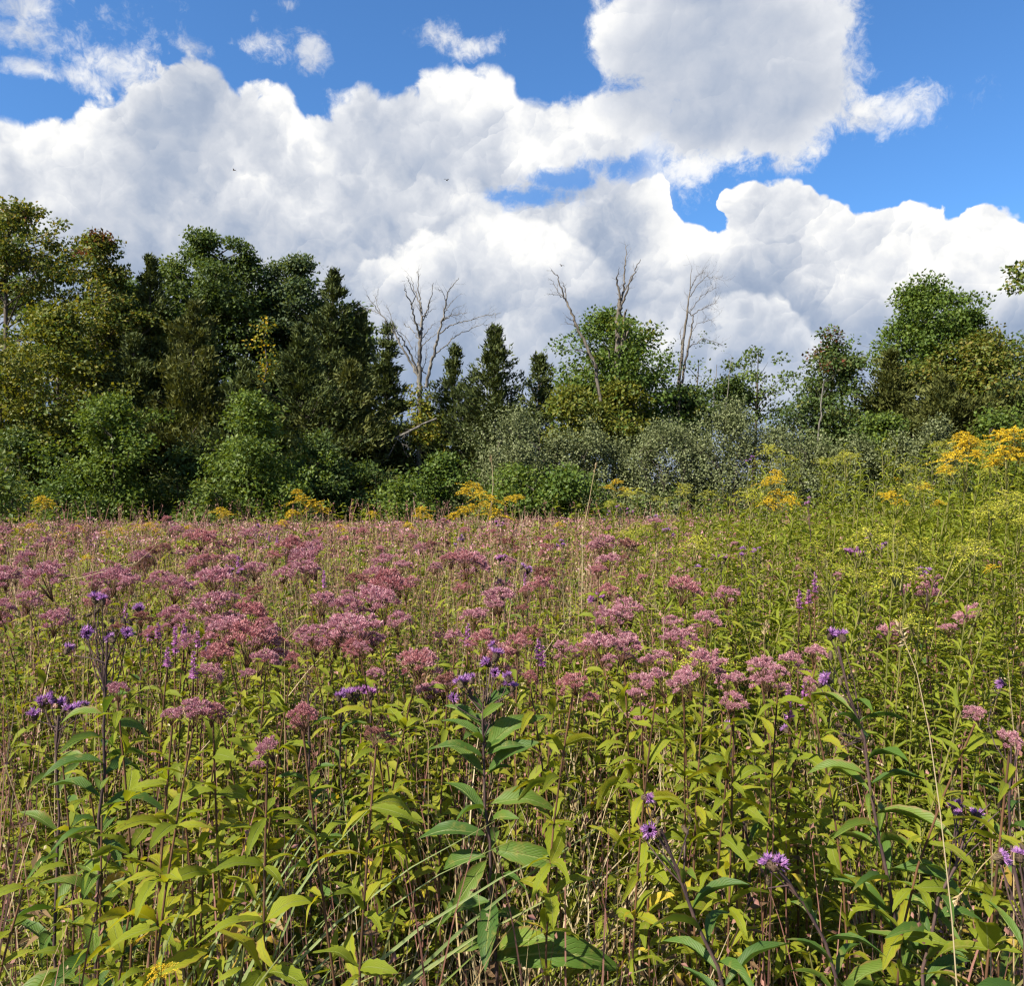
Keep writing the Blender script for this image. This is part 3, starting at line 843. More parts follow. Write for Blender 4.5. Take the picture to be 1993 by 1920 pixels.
GS = 'shrubs along the foot of the trees'
for i, (px, top, hw, D, bot, n, mats, lab) in enumerate([
        (222, 762, 108, 27.5, 1000, 13000, ['shrub', 'maple'], 'big green maple shrub at the foot of the left wood'),
        (48, 826, 80, 28.5, 1020, 7500, ['oak', 'maple_gold'], 'dark green shrub low at the left edge of the wood'),
        (478, 768, 84, 26.5, 960, 9000, ['shrub', 'oak'], 'small leafy tree on a thin trunk before the dark cedars'),
        (345, 860, 56, 29, 1020, 4500, ['oak', 'maple'], 'round dark shrub between maple shrub and thin-trunked tree'),
        (618, 835, 70, 28, 1020, 7000, ['oak', 'shrub'], 'green shrub under the broad dark cedar'),
        (560, 925, 40, 25.5, 1020, 2400, ['shrub'], 'low green bush right of the thin-trunked tree'),
        (395, 935, 52, 24.5, 1020, 2800, ['locust', 'maple_gold'], 'low pale bush at the meadow edge under the thin-trunked tree'),
        (130, 925, 50, 25.5, 1020, 2600, ['maple'], 'low green bush in front of the big maple shrub'),
        (700, 890, 54, 28.5, 1020, 3600, ['oak', 'maple'], 'low bush under the last cedars of the wood'),
        (772, 925, 46, 26, 1020, 2800, ['shrub'], 'low green bush below the bare dead tree'),
        (852, 882, 58, 27.5, 1020, 4600, ['maple', 'oak'], 'green bush right of the bare dead tree'),
        (990, 905, 66, 25.5, 1020, 4400, ['shrub', 'locust'], 'bright green bush in front of the grey-green shrubs'),
        (1088, 892, 60, 25, 1020, 4200, ['maple', 'shrub'], 'dark green bush at the meadow edge near the maple'),
        (1690, 800, 52, 28.5, 930, 4500, ['shrub', 'aspen'], 'pale green bush at the foot of the right-hand trees'),
        (1925, 785, 72, 27, 930, 6500, ['shrub', 'oak'], 'green bush at the right edge behind the goldenrod')]):
    st = 1 if 'thin' in lab and i == 2 else 4
    broadleaf('green_shrub' if st > 1 else 'small_tree', lab, px, top, hw, D, bot, n, mats, 50 + i, GS, size=0.12, limbs=24, shape=[0.7, 1.0, 0.85, 1.15][i % 4], lob=1.6, sigma=0.30, per=46, stems=st, cat='shrub' if st > 1 else 'tree', trunk_r=0.07)

# a pale sapling hanging in from the left edge
broadleaf('sapling', 'pale green sapling leaning in at the left edge of the meadow', -12, 872, 48, 14, 1000, 700, ['locust'], 77, None, size=0.10, limbs=14, sigma=0.16, per=14, trunk_r=0.03)

# --- the middle: cedars, maple and dead trees
GM = 'trees in the gap of the middle'
cedar('cedar_tree', 'narrow dark cedar right of the bare dead tree', 868, 664, 50, 36, 41, group=GM, n=140)
cedar('cedar_tree', 'spreading dark cedar in the middle with a pointed top', 946, 630, 72, 34.5, 42, 'cedar', GM, n=200, bottom=1.2)
cedar('cedar_tree', 'small cedar between pointed cedar and leafy maple', 1032, 682, 58, 36.5, 43, group=GM, n=130, bottom=1.0)
cedar('cedar_tree', 'low cedar behind the trunk of the bare dead tree', 812, 770, 54, 36, 44, group=GM, n=120)
cedar('cedar_tree', 'low cedar left of the grey-green shrubs', 905, 745, 44, 36, 45, 'cedar_brown', GM, n=110)
broadleaf('maple_tree', 'round dark green maple behind the broken snags', 1168, 604, 116, 36, 850, 25000, ['maple', 'maple_gold'], 46, GM, limbs=56, size=0.155, shape=0.95)
broadleaf('young_maple', 'yellow-green young maple left of the broken snags', 1098, 752, 58, 32.5, 860, 6000, ['maple_gold', 'maple'], 47, GM)
broadleaf('young_maple', 'yellow-green foliage on the right of the broken snags', 1195, 740, 44, 33, 850, 4200, ['maple_gold', 'maple'], 48, GM)
broadleaf('small_tree', 'dark vine-clad tree below the slender dead trunk', 1312, 738, 50, 36, 850, 5200, ['oak', 'maple'], 49, GM)
broadleaf('slender_tree', 'thin airy tree with open crown against the blue gap', 1440, 672, 62, 37, 800, 2500, ['locust', 'aspen'], 61, GM, bare=0.25, sigma=0.30, limbs=24, shape=1.0)
broadleaf('slender_tree', 'sparse sapling beside the slender dead trunk', 1345, 682, 36, 37, 800, 650, ['locust'], 62, GM, bare=0.35, limbs=16, per=16)
broadleaf('small_tree', 'dark bushy tree left of the airy tree', 1395, 732, 30, 37, 820, 1800, ['oak'], 63, GM)
broadleaf('small_tree', 'low airy tree at the right end of the blue gap', 1540, 770, 50, 36, 850, 2600, ['aspen', 'locust'], 64, GM, bare=0.2)

GO = 'grey-green olive shrubs'
for i, (px, top, hw, D, n, lab) in enumerate([
        (985, 798, 82, 29, 8500, 'tallest grey-green shrub at the left end of its row'), (1075, 832, 56, 29, 5000, 'grey-green shrub, second from the left in its row'),
        (1128, 818, 58, 29.5, 5500, 'grey-green shrub under the round maple'), (1192, 846, 46, 30, 4000, 'small grey-green shrub right of the round maple'),
        (1285, 806, 86, 29, 8500, 'wide grey-green shrub below the slender dead trunk'), (1395, 782, 88, 29, 9000, 'highest grey-green shrub on the right of its row'),
        (1482, 812, 76, 29, 7000, 'grey-green shrub in front of the airy tree'), (1560, 840, 62, 28.5, 5500, 'grey-green shrub left of the russet-topped tree'),
        (1640, 850, 60, 27.5, 5200, 'grey-green shrub under the russet-topped tree'), (1722, 846, 52, 27, 4800, 'grey-green shrub before the right-hand trees'),
        (1795, 812, 46, 25.5, 4500, 'pale silvery shrub behind the tall goldenrod'),
        (1238, 848, 52, 30, 5000, 'low grey-green shrub filling the gap right of the round maple'), (1338, 838, 56, 30.5, 5500, 'grey-green shrub behind the wide one below the slender trunk')]):
    broadleaf('olive_shrub', lab, px, top, hw * 1.15, D, 1030, int(n * 1.85), ['olive'], 80 + i, GO, size=0.085, limbs=52, shape=0.72, sigma=0.17, per=40, flat=1.5, stems=5, cat='shrub', trunk_r=0.06)

# --- the right-hand trees
GR = 'trees on the right'
broadleaf('maple_tree', 'tall green maple, highest tree on the right', 1775, 548, 124, 37, 830, 24000, ['maple', 'shrub'], 91, GR, limbs=54, size=0.155, shape=0.62, extra=[(1740, 560), (1800, 575)])
broadleaf('maple_tree', 'lower green maple right of the tall one', 1852, 606, 62, 37, 800, 8500, ['maple', 'shrub'], 92, GR, shape=0.75)
broadleaf('russet_tree', 'dark bushy tree with russet top left of the tall maple', 1602, 654, 84, 35, 900, 13500, ['oak', 'cedar_brown'], 93, GR, tip=('red', 0.78, 0.35), limbs=46)
cedar('cedar_tree', 'olive-brown cedar under the tall maple', 1705, 672, 84, 34.5, 94, 'cedar_brown', GR, n=210)
broadleaf('oak_tree', 'wide olive-brown tree at the right edge', 1885, 655, 110, 34, 800, 11000, ['cherry', 'cedar_brown'], 95, GR, limbs=46, shape=0.9)
cedar('cedar_tree', 'low spreading dark cedar at the foot of the right-hand trees', 1805, 720, 110, 32.5, 96, 'cedar_brown', GR, n=230)
cedar('cedar_tree', 'dark cedar filling the right edge above the goldenrod', 1935, 735, 80, 32, 97, 'cedar', GR, n=170)
broadleaf('maple_tree', 'green tree cut by the right edge', 1985, 690, 50, 36, 850, 4500, ['maple'], 98, GR)
broadleaf('edge_tree', 'leaf sprig of a tree reaching in at the upper right edge', 2165, 420, 100, 19, 900, 4000, ['cherry', 'maple'], 99, GR, size=0.11, limbs=34, sigma=0.2, extra=[(1962, 540)])


# --- dead trees, limb by limb
def z1(L):   # limb points read in an enlargement of 720..960 x 540..780
    return [((720 + x / 7.867) / DS, (540 + y / 7.867) / DS) for x, y in L]


def z2(L):
    return [((1060 + x / 7.867) / DS, (480 + y / 7.867) / DS) for x, y in L]


def z3(L):
    return [((1293 + x / 2.8) / DS, (460 + y / 2.8) / DS) for x, y in L]


def twig(bag, rng, p, d, L, r, depth):
    pts = [np.asarray(p, float)]
    dd = unit(d)
    for i in range(4):
        dd = unit(dd + rng.normal(0, 0.16, 3) + np.array([0, 0, 0.06]))
        pts.append(pts[-1] + dd * L / 4)
    bag.tube(pts, np.linspace(r, r * 0.35, 5), 3)
    if depth > 0:
        for i in range(rng.randint(2, 4)):
            k = rng.randint(1, 5)
            twig(bag, rng, pts[k], dd + rng.normal(0, 0.55, 3), L * rng.uniform(0.35, 0.7), r * 0.5, depth - 1)


def dead_tree(name, label, origin_px, D, limbs, mat, seed, tw=0.35, group='dead trees'):
    rng = np.random.RandomState(seed)
    o = np.array([P(origin_px, 900, D)[0], D, 0.0])
    t = thing(name, label, 'tree', o, group)
    for i, (pts, r0, r1, dslope, ntw) in enumerate(limbs):
        bag, tws = Bag(), Bag()
        n = len(pts)
        pp = np.array([P(x, y, D + dslope * k / max(1, n - 1)) for k, (x, y) in enumerate(pts)]) - o
        if i == 0:
            pp[0, 2] = min(pp[0, 2], -0.1)
        m = 4 * n
        s = np.linspace(0, n - 1, m)
        q = np.stack([np.interp(s, np.arange(n), pp[:, k]) for k in range(3)], 1)
        q[1:-1] += rng.normal(0, 0.022, (m - 2, 3))
        r0, r1 = r0 * 0.82, r1 * 0.9
        bag.tube(q, np.linspace(r0, r1, m) * rng.uniform(0.88, 1.12, m), 7 if r0 > 0.05 else 5)
        for _ in range(int(ntw * 1.9)):
            k = rng.randint(int(m * 0.3), m)
            d = unit(q[min(k + 1, m - 1)] - q[max(k - 1, 0)])
            twig(tws, rng, q[k], d + rng.normal(0, 0.55, 3), tw * rng.uniform(0.5, 1.6), max(0.006, r1 * 0.6), 2)
        lo = put('trunk' if i == 0 else 'limb', bag.mesh('limb', [MT[mat]]), t)
        if tws.n:
            put('twig_spray', tws.mesh('twig_spray', [MT[mat]]), lo)
    return t


D1 = 33.5
dt = dead_tree('dead_tree', 'pale bare dead tree with fanning limbs, vine on its foot', 800, D1, [
    ([(800, 1000)] + z1([(760, 1750), (760, 1400), (765, 1150), (775, 950), (790, 780), (800, 600)]), 0.15, 0.05, 0, 3),
    (z1([(800, 620), (860, 560), (900, 430), (945, 300), (972, 100)]), 0.045, 0.012, -0.6, 3),
    (z1([(810, 680), (870, 590), (950, 500)]), 0.03, 0.012, 0.5, 2),
    (z1([(800, 580), (770, 380), (740, 200), (738, 0), (730, -85)]), 0.045, 0.012, 0.4, 3),
    (z1([(790, 560), (720, 320), (670, 170), (635, 20)]), 0.04, 0.01, 0.8, 2),
    (z1([(768, 960), (740, 820), (690, 680), (650, 500), (620, 400), (540, 250), (530, 180)]), 0.065, 0.014, -0.9, 3),
    (z1([(640, 440), (690, 300), (610, 120), (560, 10)]), 0.026, 0.01, -1.2, 2),
    (z1([(760, 1000), (700, 880), (620, 800), (520, 735)]), 0.03, 0.012, 0.8, 2),
    (z1([(785, 960), (870, 850), (950, 750)]), 0.03, 0.012, 0.6, 3),
    (z1([(860, 1700), (910, 1420), (930, 1330), (980, 1180), (1020, 1040), (1050, 880), (1100, 700), (1140, 560), (1160, 380), (1195, 240), (1290, 120), (1360, 20)]), 0.095, 0.010, -0.8, 5),
    (z1([(1160, 380), (1120, 250), (1040, 180)]), 0.02, 0.008, -1.0, 2),
    (z1([(1150, 540), (1210, 450), (1330, 310)]), 0.024, 0.008, 0.3, 2),
    (z1([(1110, 680), (1200, 610), (1330, 470)]), 0.024, 0.008, -1.2, 3),
    (z1([(1100, 690), (1220, 605), (1350, 590), (1480, 550)]), 0.026, 0.008, -0.5, 6),
    (z1([(1070, 880), (1180, 780), (1300, 720), (1450, 690), (1650, 620), (1888, 580), (1990, 560)]), 0.034, 0.007, -1.4, 8),
    (z1([(990, 1190), (1100, 1110), (1250, 960), (1450, 840), (1700, 745), (1888, 740)]), 0.036, 0.007, 0.8, 8),
    (z1([(790, 1090), (900, 960), (1040, 860)]), 0.026, 0.01, -0.7, 2),
    (z1([(745, 1530), (640, 1350), (540, 1180), (450, 1020), (340, 820), (250, 690), (150, 570), (30, 390), (-60, 290)]), 0.07, 0.008, 0.7, 7),
    (z1([(400, 910), (330, 640), (245, 440)]), 0.022, 0.008, 0.2, 3),
    (z1([(150, 570), (0, 510), (-90, 490)]), 0.02, 0.006, 0.6, 4),
    (z1([(160, 580), (100, 400), (100, 300)]), 0.018, 0.006, 0.9, 3),
    (z1([(750, 1560), (640, 1230), (560, 1080), (490, 950), (370, 800), (200, 720)]), 0.06, 0.012, -0.9, 5),
    (z1([(650, 1120), (560, 930), (440, 850)]), 0.024, 0.008, 0.6, 3),
    (z1([(860, 1500), (790, 1400), (720, 1250), (690, 1080)]), 0.03, 0.008, -0.5, 4),
    (z1([(790, 1500), (850, 1300), (860, 1100)]), 0.025, 0.008, 0.5, 4),
], 'dead', 7)
rng = np.random.RandomState(8)
bag = Bag()
o = np.array(dt.location)
vc = [P(800 + rng.normal(0, 7), y, D1 - 0.1) - o for y in np.linspace(745, 850, 26)]
vc += [P(rng.uniform(752, 850), rng.uniform(800, 850), D1 + rng.uniform(-0.6, 0.2)) - o for _ in range(36)]
leaves_at(bag, rng, np.array(vc), 26, 0.19, 0.13, 0, flat=1.0)
leaves_at(bag, rng, np.array(vc[20:]), 12, 0.22, 0.13, 1, flat=1.0)
put('vine_foliage', bag.mesh('vine_foliage', [MT['vine'], MT['maple_gold']], smooth=False), dt, label='yellow-green vine round the foot of the trunk')
br = [((650 + x / 2.8) / DS, (460 + y / 2.8) / DS) for x, y in ((470, 1040), (430, 1060), (330, 1110), (270, 1150), (240, 1195), (225, 1215))]
br2 = [((650 + x / 2.8) / DS, (460 + y / 2.8) / DS) for x, y in ((350, 1105), (300, 1200), (245, 1240))]
br3 = [((650 + x / 2.8) / DS, (460 + y / 2.8) / DS) for x, y in ((340, 1100), (375, 1140), (380, 1170))]
br4 = [((650 + x / 2.8) / DS, (460 + y / 2.8) / DS) for x, y in ((560, 1000), (480, 1030), (400, 1075))]
for pts, r0 in ((br, 0.06), (br2, 0.035), (br3, 0.025), (br4, 0.05)):
    bag = Bag()
    pp = np.array([P(x, y, D1 - 1.4) for x, y in pts]) - o
    bag.tube(pp, np.linspace(r0, 0.012, len(pp)), 6)
    for _ in range(6):
        k = rng.randint(1, len(pp))
        twig(bag, rng, pp[k], pp[k] - pp[k - 1] + rng.normal(0, 0.15, 3), 0.35, 0.012, 1)
    put('broken_limb', bag.mesh('broken_limb', [MT['dead']]), dt, label='bleached broken limb drooping to the left')

D2 = 34.0
dead_tree('dead_snag', 'tall broken grey snag with two bare leaders above the round maple', 1195, D2, [
    ([(1196, 1000), (1196, 820)] + z2([(1110, 1900), (1120, 1500), (1130, 1200), (1140, 1000), (1145, 880)]), 0.19, 0.10, 0, 2),
    (z2([(1148, 900), (1150, 800), (1120, 600), (1100, 480)]), 0.075, 0.03, -0.3, 3),
    (z2([(1100, 480), (1130, 440), (1135, 320)]), 0.02, 0.008, -0.3, 1),
    (z2([(1160, 900), (1200, 740), (1220, 560), (1225, 380), (1240, 200), (1260, 0)]), 0.065, 0.012, 0.3, 7),
    (z2([(1170, 940), (1240, 790), (1310, 560), (1360, 440), (1410, 300), (1470, 210)]), 0.06, 0.012, -0.4, 4),
    (z2([(1200, 740), (1270, 600), (1330, 460)]), 0.035, 0.018, 0.2, 2),
    (z2([(1130, 1650), (1215, 1400), (1215, 1240), (1220, 1080), (1250, 980)]), 0.10, 0.04, -0.5, 1),
    (z2([(1140, 1700), (1200, 1540), (1270, 1350), (1320, 1200), (1370, 1130)]), 0.07, 0.035, 0.4, 1),
    (z2([(1090, 1850), (1000, 1740), (990, 1620), (940, 1540)]), 0.06, 0.03, -0.6, 1),
], 'dead_dark', 9, tw=0.22)
dead_tree('dead_snag', 'leaning bare dead stem left of the tall broken snag', 1150, D2 - 0.6, [
    ([(1158, 1000), (1158, 850)] + z2([(790, 1900), (740, 1750), (650, 1560), (530, 1330), (440, 1120), (350, 900), (310, 790), (230, 590), (190, 470), (100, 365)]), 0.12, 0.012, 0, 4),
    (z2([(330, 830), (300, 650), (280, 570)]), 0.03, 0.01, 0.3, 2),
    (z2([(320, 820), (250, 770), (170, 755), (95, 740)]), 0.028, 0.008, -0.3, 3),
    (z2([(270, 780), (220, 740), (150, 600), (120, 540)]), 0.024, 0.008, 0.4, 3),
    (z2([(450, 1150), (330, 1095)]), 0.022, 0.008, -0.2, 2),
    (z2([(470, 1230), (340, 1180)]), 0.022, 0.008, 0.2, 2),
    (z2([(690, 1680), (600, 1630), (460, 1590)]), 0.04, 0.02, -0.4, 2),
], 'dead_dark', 10, tw=0.25)
D3 = 35.5
ds = dead_tree('dead_snag', 'slender dead trunk with wispy twigs blown to the right', 1312, D3, [
    ([(1312, 1000)] + z3([(75, 830), (100, 600), (125, 420), (135, 330), (150, 180)]), 0.12, 0.01, 0, 5),
    (z3([(95, 810), (120, 660), (150, 520), (155, 450), (135, 415)]), 0.07, 0.02, -0.4, 3),
    (z3([(133, 340), (170, 280), (230, 225), (290, 235)]), 0.026, 0.006, -0.6, 9),
    (z3([(138, 300), (180, 220), (210, 200)]), 0.02, 0.006, 0.4, 7),
    (z3([(145, 440), (220, 390), (290, 370)]), 0.024, 0.006, -0.5, 8),
    (z3([(140, 420), (200, 330), (280, 285)]), 0.024, 0.006, 0.5, 8),
    (z3([(120, 620), (220, 560), (320, 600)]), 0.026, 0.006, -0.5, 6),
    (z3([(140, 540), (180, 480), (255, 462)]), 0.02, 0.006, 0.3, 5),
    (z3([(98, 620), (85, 540), (90, 510)]), 0.024, 0.008, 0.2, 2),
], 'dead_dark', 13, tw=0.38)
bag = Bag()
o = np.array(ds.location)
vc = [P(*q, D3 + rng.uniform(-0.5, 0.5)) - o for q in z3([(30, 600), (50, 640), (60, 590), (220, 580), (260, 590), (300, 598), (180, 570), (230, 545), (80, 680), (90, 720), (60, 700), (200, 565)])]
leaves_at(bag, rng, np.array(vc), 12, 0.2, 0.11, 0, flat=1.0)
put('vine_foliage', bag.mesh('vine_foliage', [MT['aspen']], smooth=False), ds, label='thin leaves clinging to the dead trunk')
for i, (pts, lab) in enumerate([([(1562, 985), (1566, 830), (1575, 745), (1578, 730)], 'pale dead pole leaning in the dark russet-topped tree'),
                                ([(1352, 985), (1362, 820), (1372, 700)], 'thin dead pole right of the slender dead trunk'),
                                ([(1378, 985), (1388, 800), (1398, 700)], 'second thin dead pole right of the slender dead trunk')]):
    dead_tree('dead_pole', lab, pts[0][0], 33.2 if i == 0 else 35.8, [(pts, 0.06 if i == 0 else 0.045, 0.015, 0, 4)], 'dead', 120 + i, tw=0.4, group='thin dead poles')

# brush that closes the view under the trees
rng = np.random.RandomState(70)
bag = Bag()
bc = np.stack([rng.uniform(-32, 32, 1500), rng.uniform(37, 44, 1500), rng.uniform(0.1, 2.2, 1500)], 1)
leaves_at(bag, rng, bc, 14, 0.4, 0.2, 0)
put('understorey_brush', bag.mesh('understorey_brush', [MT['oak']], smooth=False), kind='stuff', label='dark brush under the trees', category='brush')

bc = np.stack([rng.uniform(-20, 20, 1300), rng.uniform(27.5, 32, 1300), np.abs(rng.normal(0, 0.75, 1300)) + 0.1], 1)
bag = Bag()
leaves_at(bag, rng, bc, 16, 0.32, 0.12, 0)
leaves_at(bag, rng, bc[bc[:, 0] > 0], 14, 0.34, 0.11, 1)
put('edge_brush', bag.mesh('edge_brush', [MT['maple'], MT['olive']], smooth=False), kind='stuff', label='low brush along the edge of the meadow', category='brush')

# birds high over the trees
for i, (px, py, D, sp) in enumerate([(855, 347, 70, 0.5), (1075, 511, 75, 0.48), (448, 328, 80, 0.4)]):
    c = P(px, py, D)
    bag = Bag()
    bag.tube([(-0.16, 0, 0), (-0.08, 0, 0.01), (0.02, 0, 0.015), (0.12, 0, 0.01), (0.18, 0, 0)], [0.006, 0.035, 0.045, 0.03, 0.008], 8)
    put_b = thing('bird', ['dark bird with raised wings against the white cloud', 'dark gliding bird left of the tall broken snag', 'tiny dark bird over the grey cloud at left'][i], 'bird', c, 'birds in flight')
    put('body', bag.mesh('body', [MT['bud']]), put_b)
    for s in (-1, 1):
        w = Bag()
        w.add([(0.06, 0, 0.02), (-0.06, 0, 0.02), (-0.05, s * sp * 0.28, 0.10), (0.07, s * sp * 0.28, 0.10), (-0.10, s * sp * 0.55, 0.06), (-0.04, s * sp * 0.55, 0.065),
               (0.06, 0, 0.008), (-0.06, 0, 0.008), (-0.05, s * sp * 0.28, 0.09), (0.07, s * sp * 0.28, 0.09)], [(0, 1, 2, 3), (3, 2, 4, 5), (6, 7, 8, 9)])
        put('wing', w.mesh('wing', [MT['bud']], smooth=False), put_b)
    put_b.rotation_euler = (R(12), 0, R(70 + 40 * i))


# ------------------------------------------------------------------ meadow plants
ONES = 'zeroth first second third fourth fifth sixth seventh eighth ninth tenth eleventh twelfth thirteenth fourteenth fifteenth sixteenth seventeenth eighteenth nineteenth'.split()
TENS = {20: 'twent', 30: 'thirt', 40: 'fort'}


def ordinal(n):
    if n < 20:
        return ONES[n]
    t = TENS[n // 10 * 10]
    return t + 'ieth' if n % 10 == 0 else t + 'y-' + ONES[n % 10]


def place_words(pts, per):
    """for plants at (px, D): in which row from the front each stands and its place in that row from the left"""
    order = sorted(range(len(pts)), key=lambda k: pts[k][1])
    out = {}
    for r in range(0, len(order), per):
        for q, k in enumerate(sorted(order[r:r + per], key=lambda k: pts[k][0])):
            out[k] = (ordinal(r // per + 1), ordinal(q + 1))
    return out


def leaf_mesh(name, mat, n, **kw):
    T, U = leaf_grid(n, **kw)
    b = Bag()
    b.add(*T)
    return b.mesh(name, [MT[mat]], uv=U)


WEED_LEAF = [leaf_mesh('weed_leaf', 'weed', 11, droop=d, teeth=0.10, wave=w, broad=0.55, seed=i, twist=tw) for i, (d, w, tw) in enumerate([(0.20, 0.012, 0.2), (0.38, 0.016, -0.5), (0.52, 0.02, 0.6), (0.10, 0.02, 0.0)])]
IRON_LEAF = [leaf_mesh('ironweed_leaf', 'iron', 11, droop=d, teeth=0.05, wave=w, broad=0.62, seed=i, twist=tw, fold=0.2) for i, (d, w, tw) in enumerate([(0.15, 0.01, 0.3), (0.32, 0.016, -0.4), (0.45, 0.02, 0.6), (0.05, 0.014, 0.0)])]
YELLOW_LEAF = [leaf_mesh('yellowed_leaf', 'yellow_leaf', 9, droop=0.4, teeth=0.08, wave=0.03, broad=0.55, seed=5, twist=0.4)]


def place(o, pos, M, size):
    m = np.eye(4)
    m[:3, :3] = M * np.asarray(size)[None, :]
    m[:3, 3] = pos
    o.matrix_basis = Matrix([list(map(float, r)) for r in m])


def stem_path(rng, top, bend=0.07, k=9):
    top = np.asarray(top, float)
    p = curved((0, 0, -0.03), top, rng, k, bend)
    return p


def along(path, f):
    s = np.linspace(0, 1, len(path))
    return np.stack([np.interp(f, s, path[:, k]) for k in range(3)], -1)


def lay_whorls(rng, path, h, z0=0.18, z1=0.93, step=0.075, per=4, L=0.095, wr=0.27, tilt=0.25):
    """whorled leaves of the mauve wildflower: positions, axes, normals, sizes"""
    P0, A, N, Z = [], [], [], []
    f, th = z0, rng.uniform(0, 6.28)
    while f < z1:
        m = per + rng.randint(-1, 2)
        g = 0.62 + 0.38 * math.sin(np.pi * min(1.0, (f - z0) / (z1 - z0)))
        for i in range(m):
            a = th + 2 * np.pi * i / m + rng.normal(0, 0.16)
            el_ = tilt + rng.normal(0, 0.42)
            P0.append(along(path, f + rng.normal(0, 0.004)))
            A.append([math.cos(a), math.sin(a), math.tan(el_)])
            N.append([rng.normal(0, 0.42) - 0.3 * math.cos(a), rng.normal(0, 0.42) - 0.3 * math.sin(a), 1.0])
            l = L * g * rng.uniform(0.55, 1.3)
            Z.append([l, l * wr * rng.uniform(0.75, 1.25), l])
        th += 0.7
        f += step / h * rng.uniform(0.85, 1.2)
    return np.array(P0), np.array(A), np.array(N), np.array(Z)


def lay_spiral(rng, path, h, n, z0=0.12, z1=0.95, L=0.16, wr=0.22, tilt=0.45, taper=0.45):
    f = np.linspace(z0, z1, n) + rng.normal(0, 0.008, n)
    th = np.arange(n) * 2.4 + rng.uniform(0, 6.28) + rng.normal(0, 0.2, n)
    el_ = tilt + rng.normal(0, 0.18, n)
    A = np.stack([np.cos(th), np.sin(th), np.tan(np.clip(el_, -1.2, 1.2))], 1)
    N = np.stack([rng.normal(0, 0.2, n) - 0.3 * np.cos(th), rng.normal(0, 0.2, n) - 0.3 * np.sin(th), np.ones(n)], 1)
    g = 1 - taper * ((f - z0) / (z1 - z0)) ** 2
    l = L * g * rng.uniform(0.8, 1.2, n)
    return along(path, np.clip(f, 0, 1)), A, N, np.stack([l, l * wr * rng.uniform(0.85, 1.15, n), l], 1)


# ---- flower heads (shared meshes)
FLORET = (np.array([[0, -0.10, 0], [1, -0.5, 0.06], [1.0, 0.5, -0.06], [0, 0.10, 0]], float), np.array([[0, 1, 2, 3]]))
GRAIN = (np.array([[0, 0, 0], [0.5, -0.5, 0.1], [1, 0, 0], [0.5, 0.5, 0.1]], float), np.array([[0, 1, 2, 3]]))


def mauve_head(seed, mat, subs=15, per=62, spread=0.085, floret=0.017):
    """flat-domed cluster of many small brush-like tufts on forking pink stalks"""
    rng = np.random.RandomState(seed)
    b = Bag()
    cs = []
    for i in range(subs):
        r = spread * math.sqrt((i + 0.4) / subs) * rng.uniform(0.85, 1.15)
        a = i * 2.4 + rng.normal(0, 0.2)
        c = np.array([r * math.cos(a), r * math.sin(a), 0.034 - 4.6 * r * r + rng.normal(0, 0.013)])
        b.tube([(0, 0, -0.10), c * np.array([0.35, 0.35, 0]) + np.array([0, 0, -0.05]), c + np.array([0, 0, -0.018])], [0.0024, 0.0017, 0.0012], 4, 1)
        cs.append(c)
    for c in cs:
        k = per
        d = unit(rng.normal(0, 1, (k, 3)) + np.array([0, 0, 1.1]) + 3.0 * np.array([c[0], c[1], 0]) / spread * 0.25)
        d[:, 2] = np.abs(d[:, 2]) * 0.9 + 0.05
        pos = c + d * rng.uniform(0.0, 0.010, (k, 1)) + rng.normal(0, 0.006, (k, 3)) * np.array([1, 1, 0.4])
        s = floret * rng.uniform(0.7, 1.25, k)
        for rep in range(2):
            nn = unit(np.cross(d, rng.normal(0, 1, (k, 3))))
            b.scatter(FLORET, pos, frames(d + rng.normal(0, 0.12, d.shape), nn), np.stack([s, s * 0.15, s], 1), 0)
    return b.mesh('flower_head', [MT[mat], MT['red_stem']], smooth=False)


def mauve_head_small(rng, bag, pos, rad, mi, n=26):
    """the same from farther off: added straight into a drift"""
    k = n
    a, r = rng.uniform(0, 6.28, k), rad * np.sqrt(rng.uniform(0, 1, k))
    p = pos + np.stack([r * np.cos(a), r * np.sin(a), 0.30 * rad - 0.45 * r * r / rad + rng.normal(0, 0.06 * rad, k)], 1)
    d = unit(rng.normal(0, 0.7, (k, 3)) + np.array([0, 0, 0.9]))
    s = rad * rng.uniform(0.25, 0.5, k)
    bag.scatter(FLORET, p, frames(d, unit(rng.normal(0, 1, (k, 3)))), np.stack([s, s * 0.5, s], 1), mi)


def brush_head(seed, mat='purple', open_=1.0, n=120):
    """one ironweed head: dark cup with a tuft of thread-like petals"""
    rng = np.random.RandomState(seed)
    b = Bag()
    a = rng.uniform(0, 6.28, n)
    e = rng.uniform(0.05, 1.0, n) ** 0.7
    d = np.stack([np.cos(a) * e * open_, np.sin(a) * e * open_, 0.75 - 0.35 * e + rng.normal(0, 0.15, n)], 1)
    s = rng.uniform(0.22, 0.48, n)
    b.scatter(GRAIN, np.stack([np.cos(a) * 0.1, np.sin(a) * 0.1, np.full(n, 0.1)], 1), frames(d, unit(rng.normal(0, 1, (n, 3)))), np.stack([s, s * 0.17, s], 1), 0)
    return b.mesh('flower_head', [MT[mat]], smooth=False)


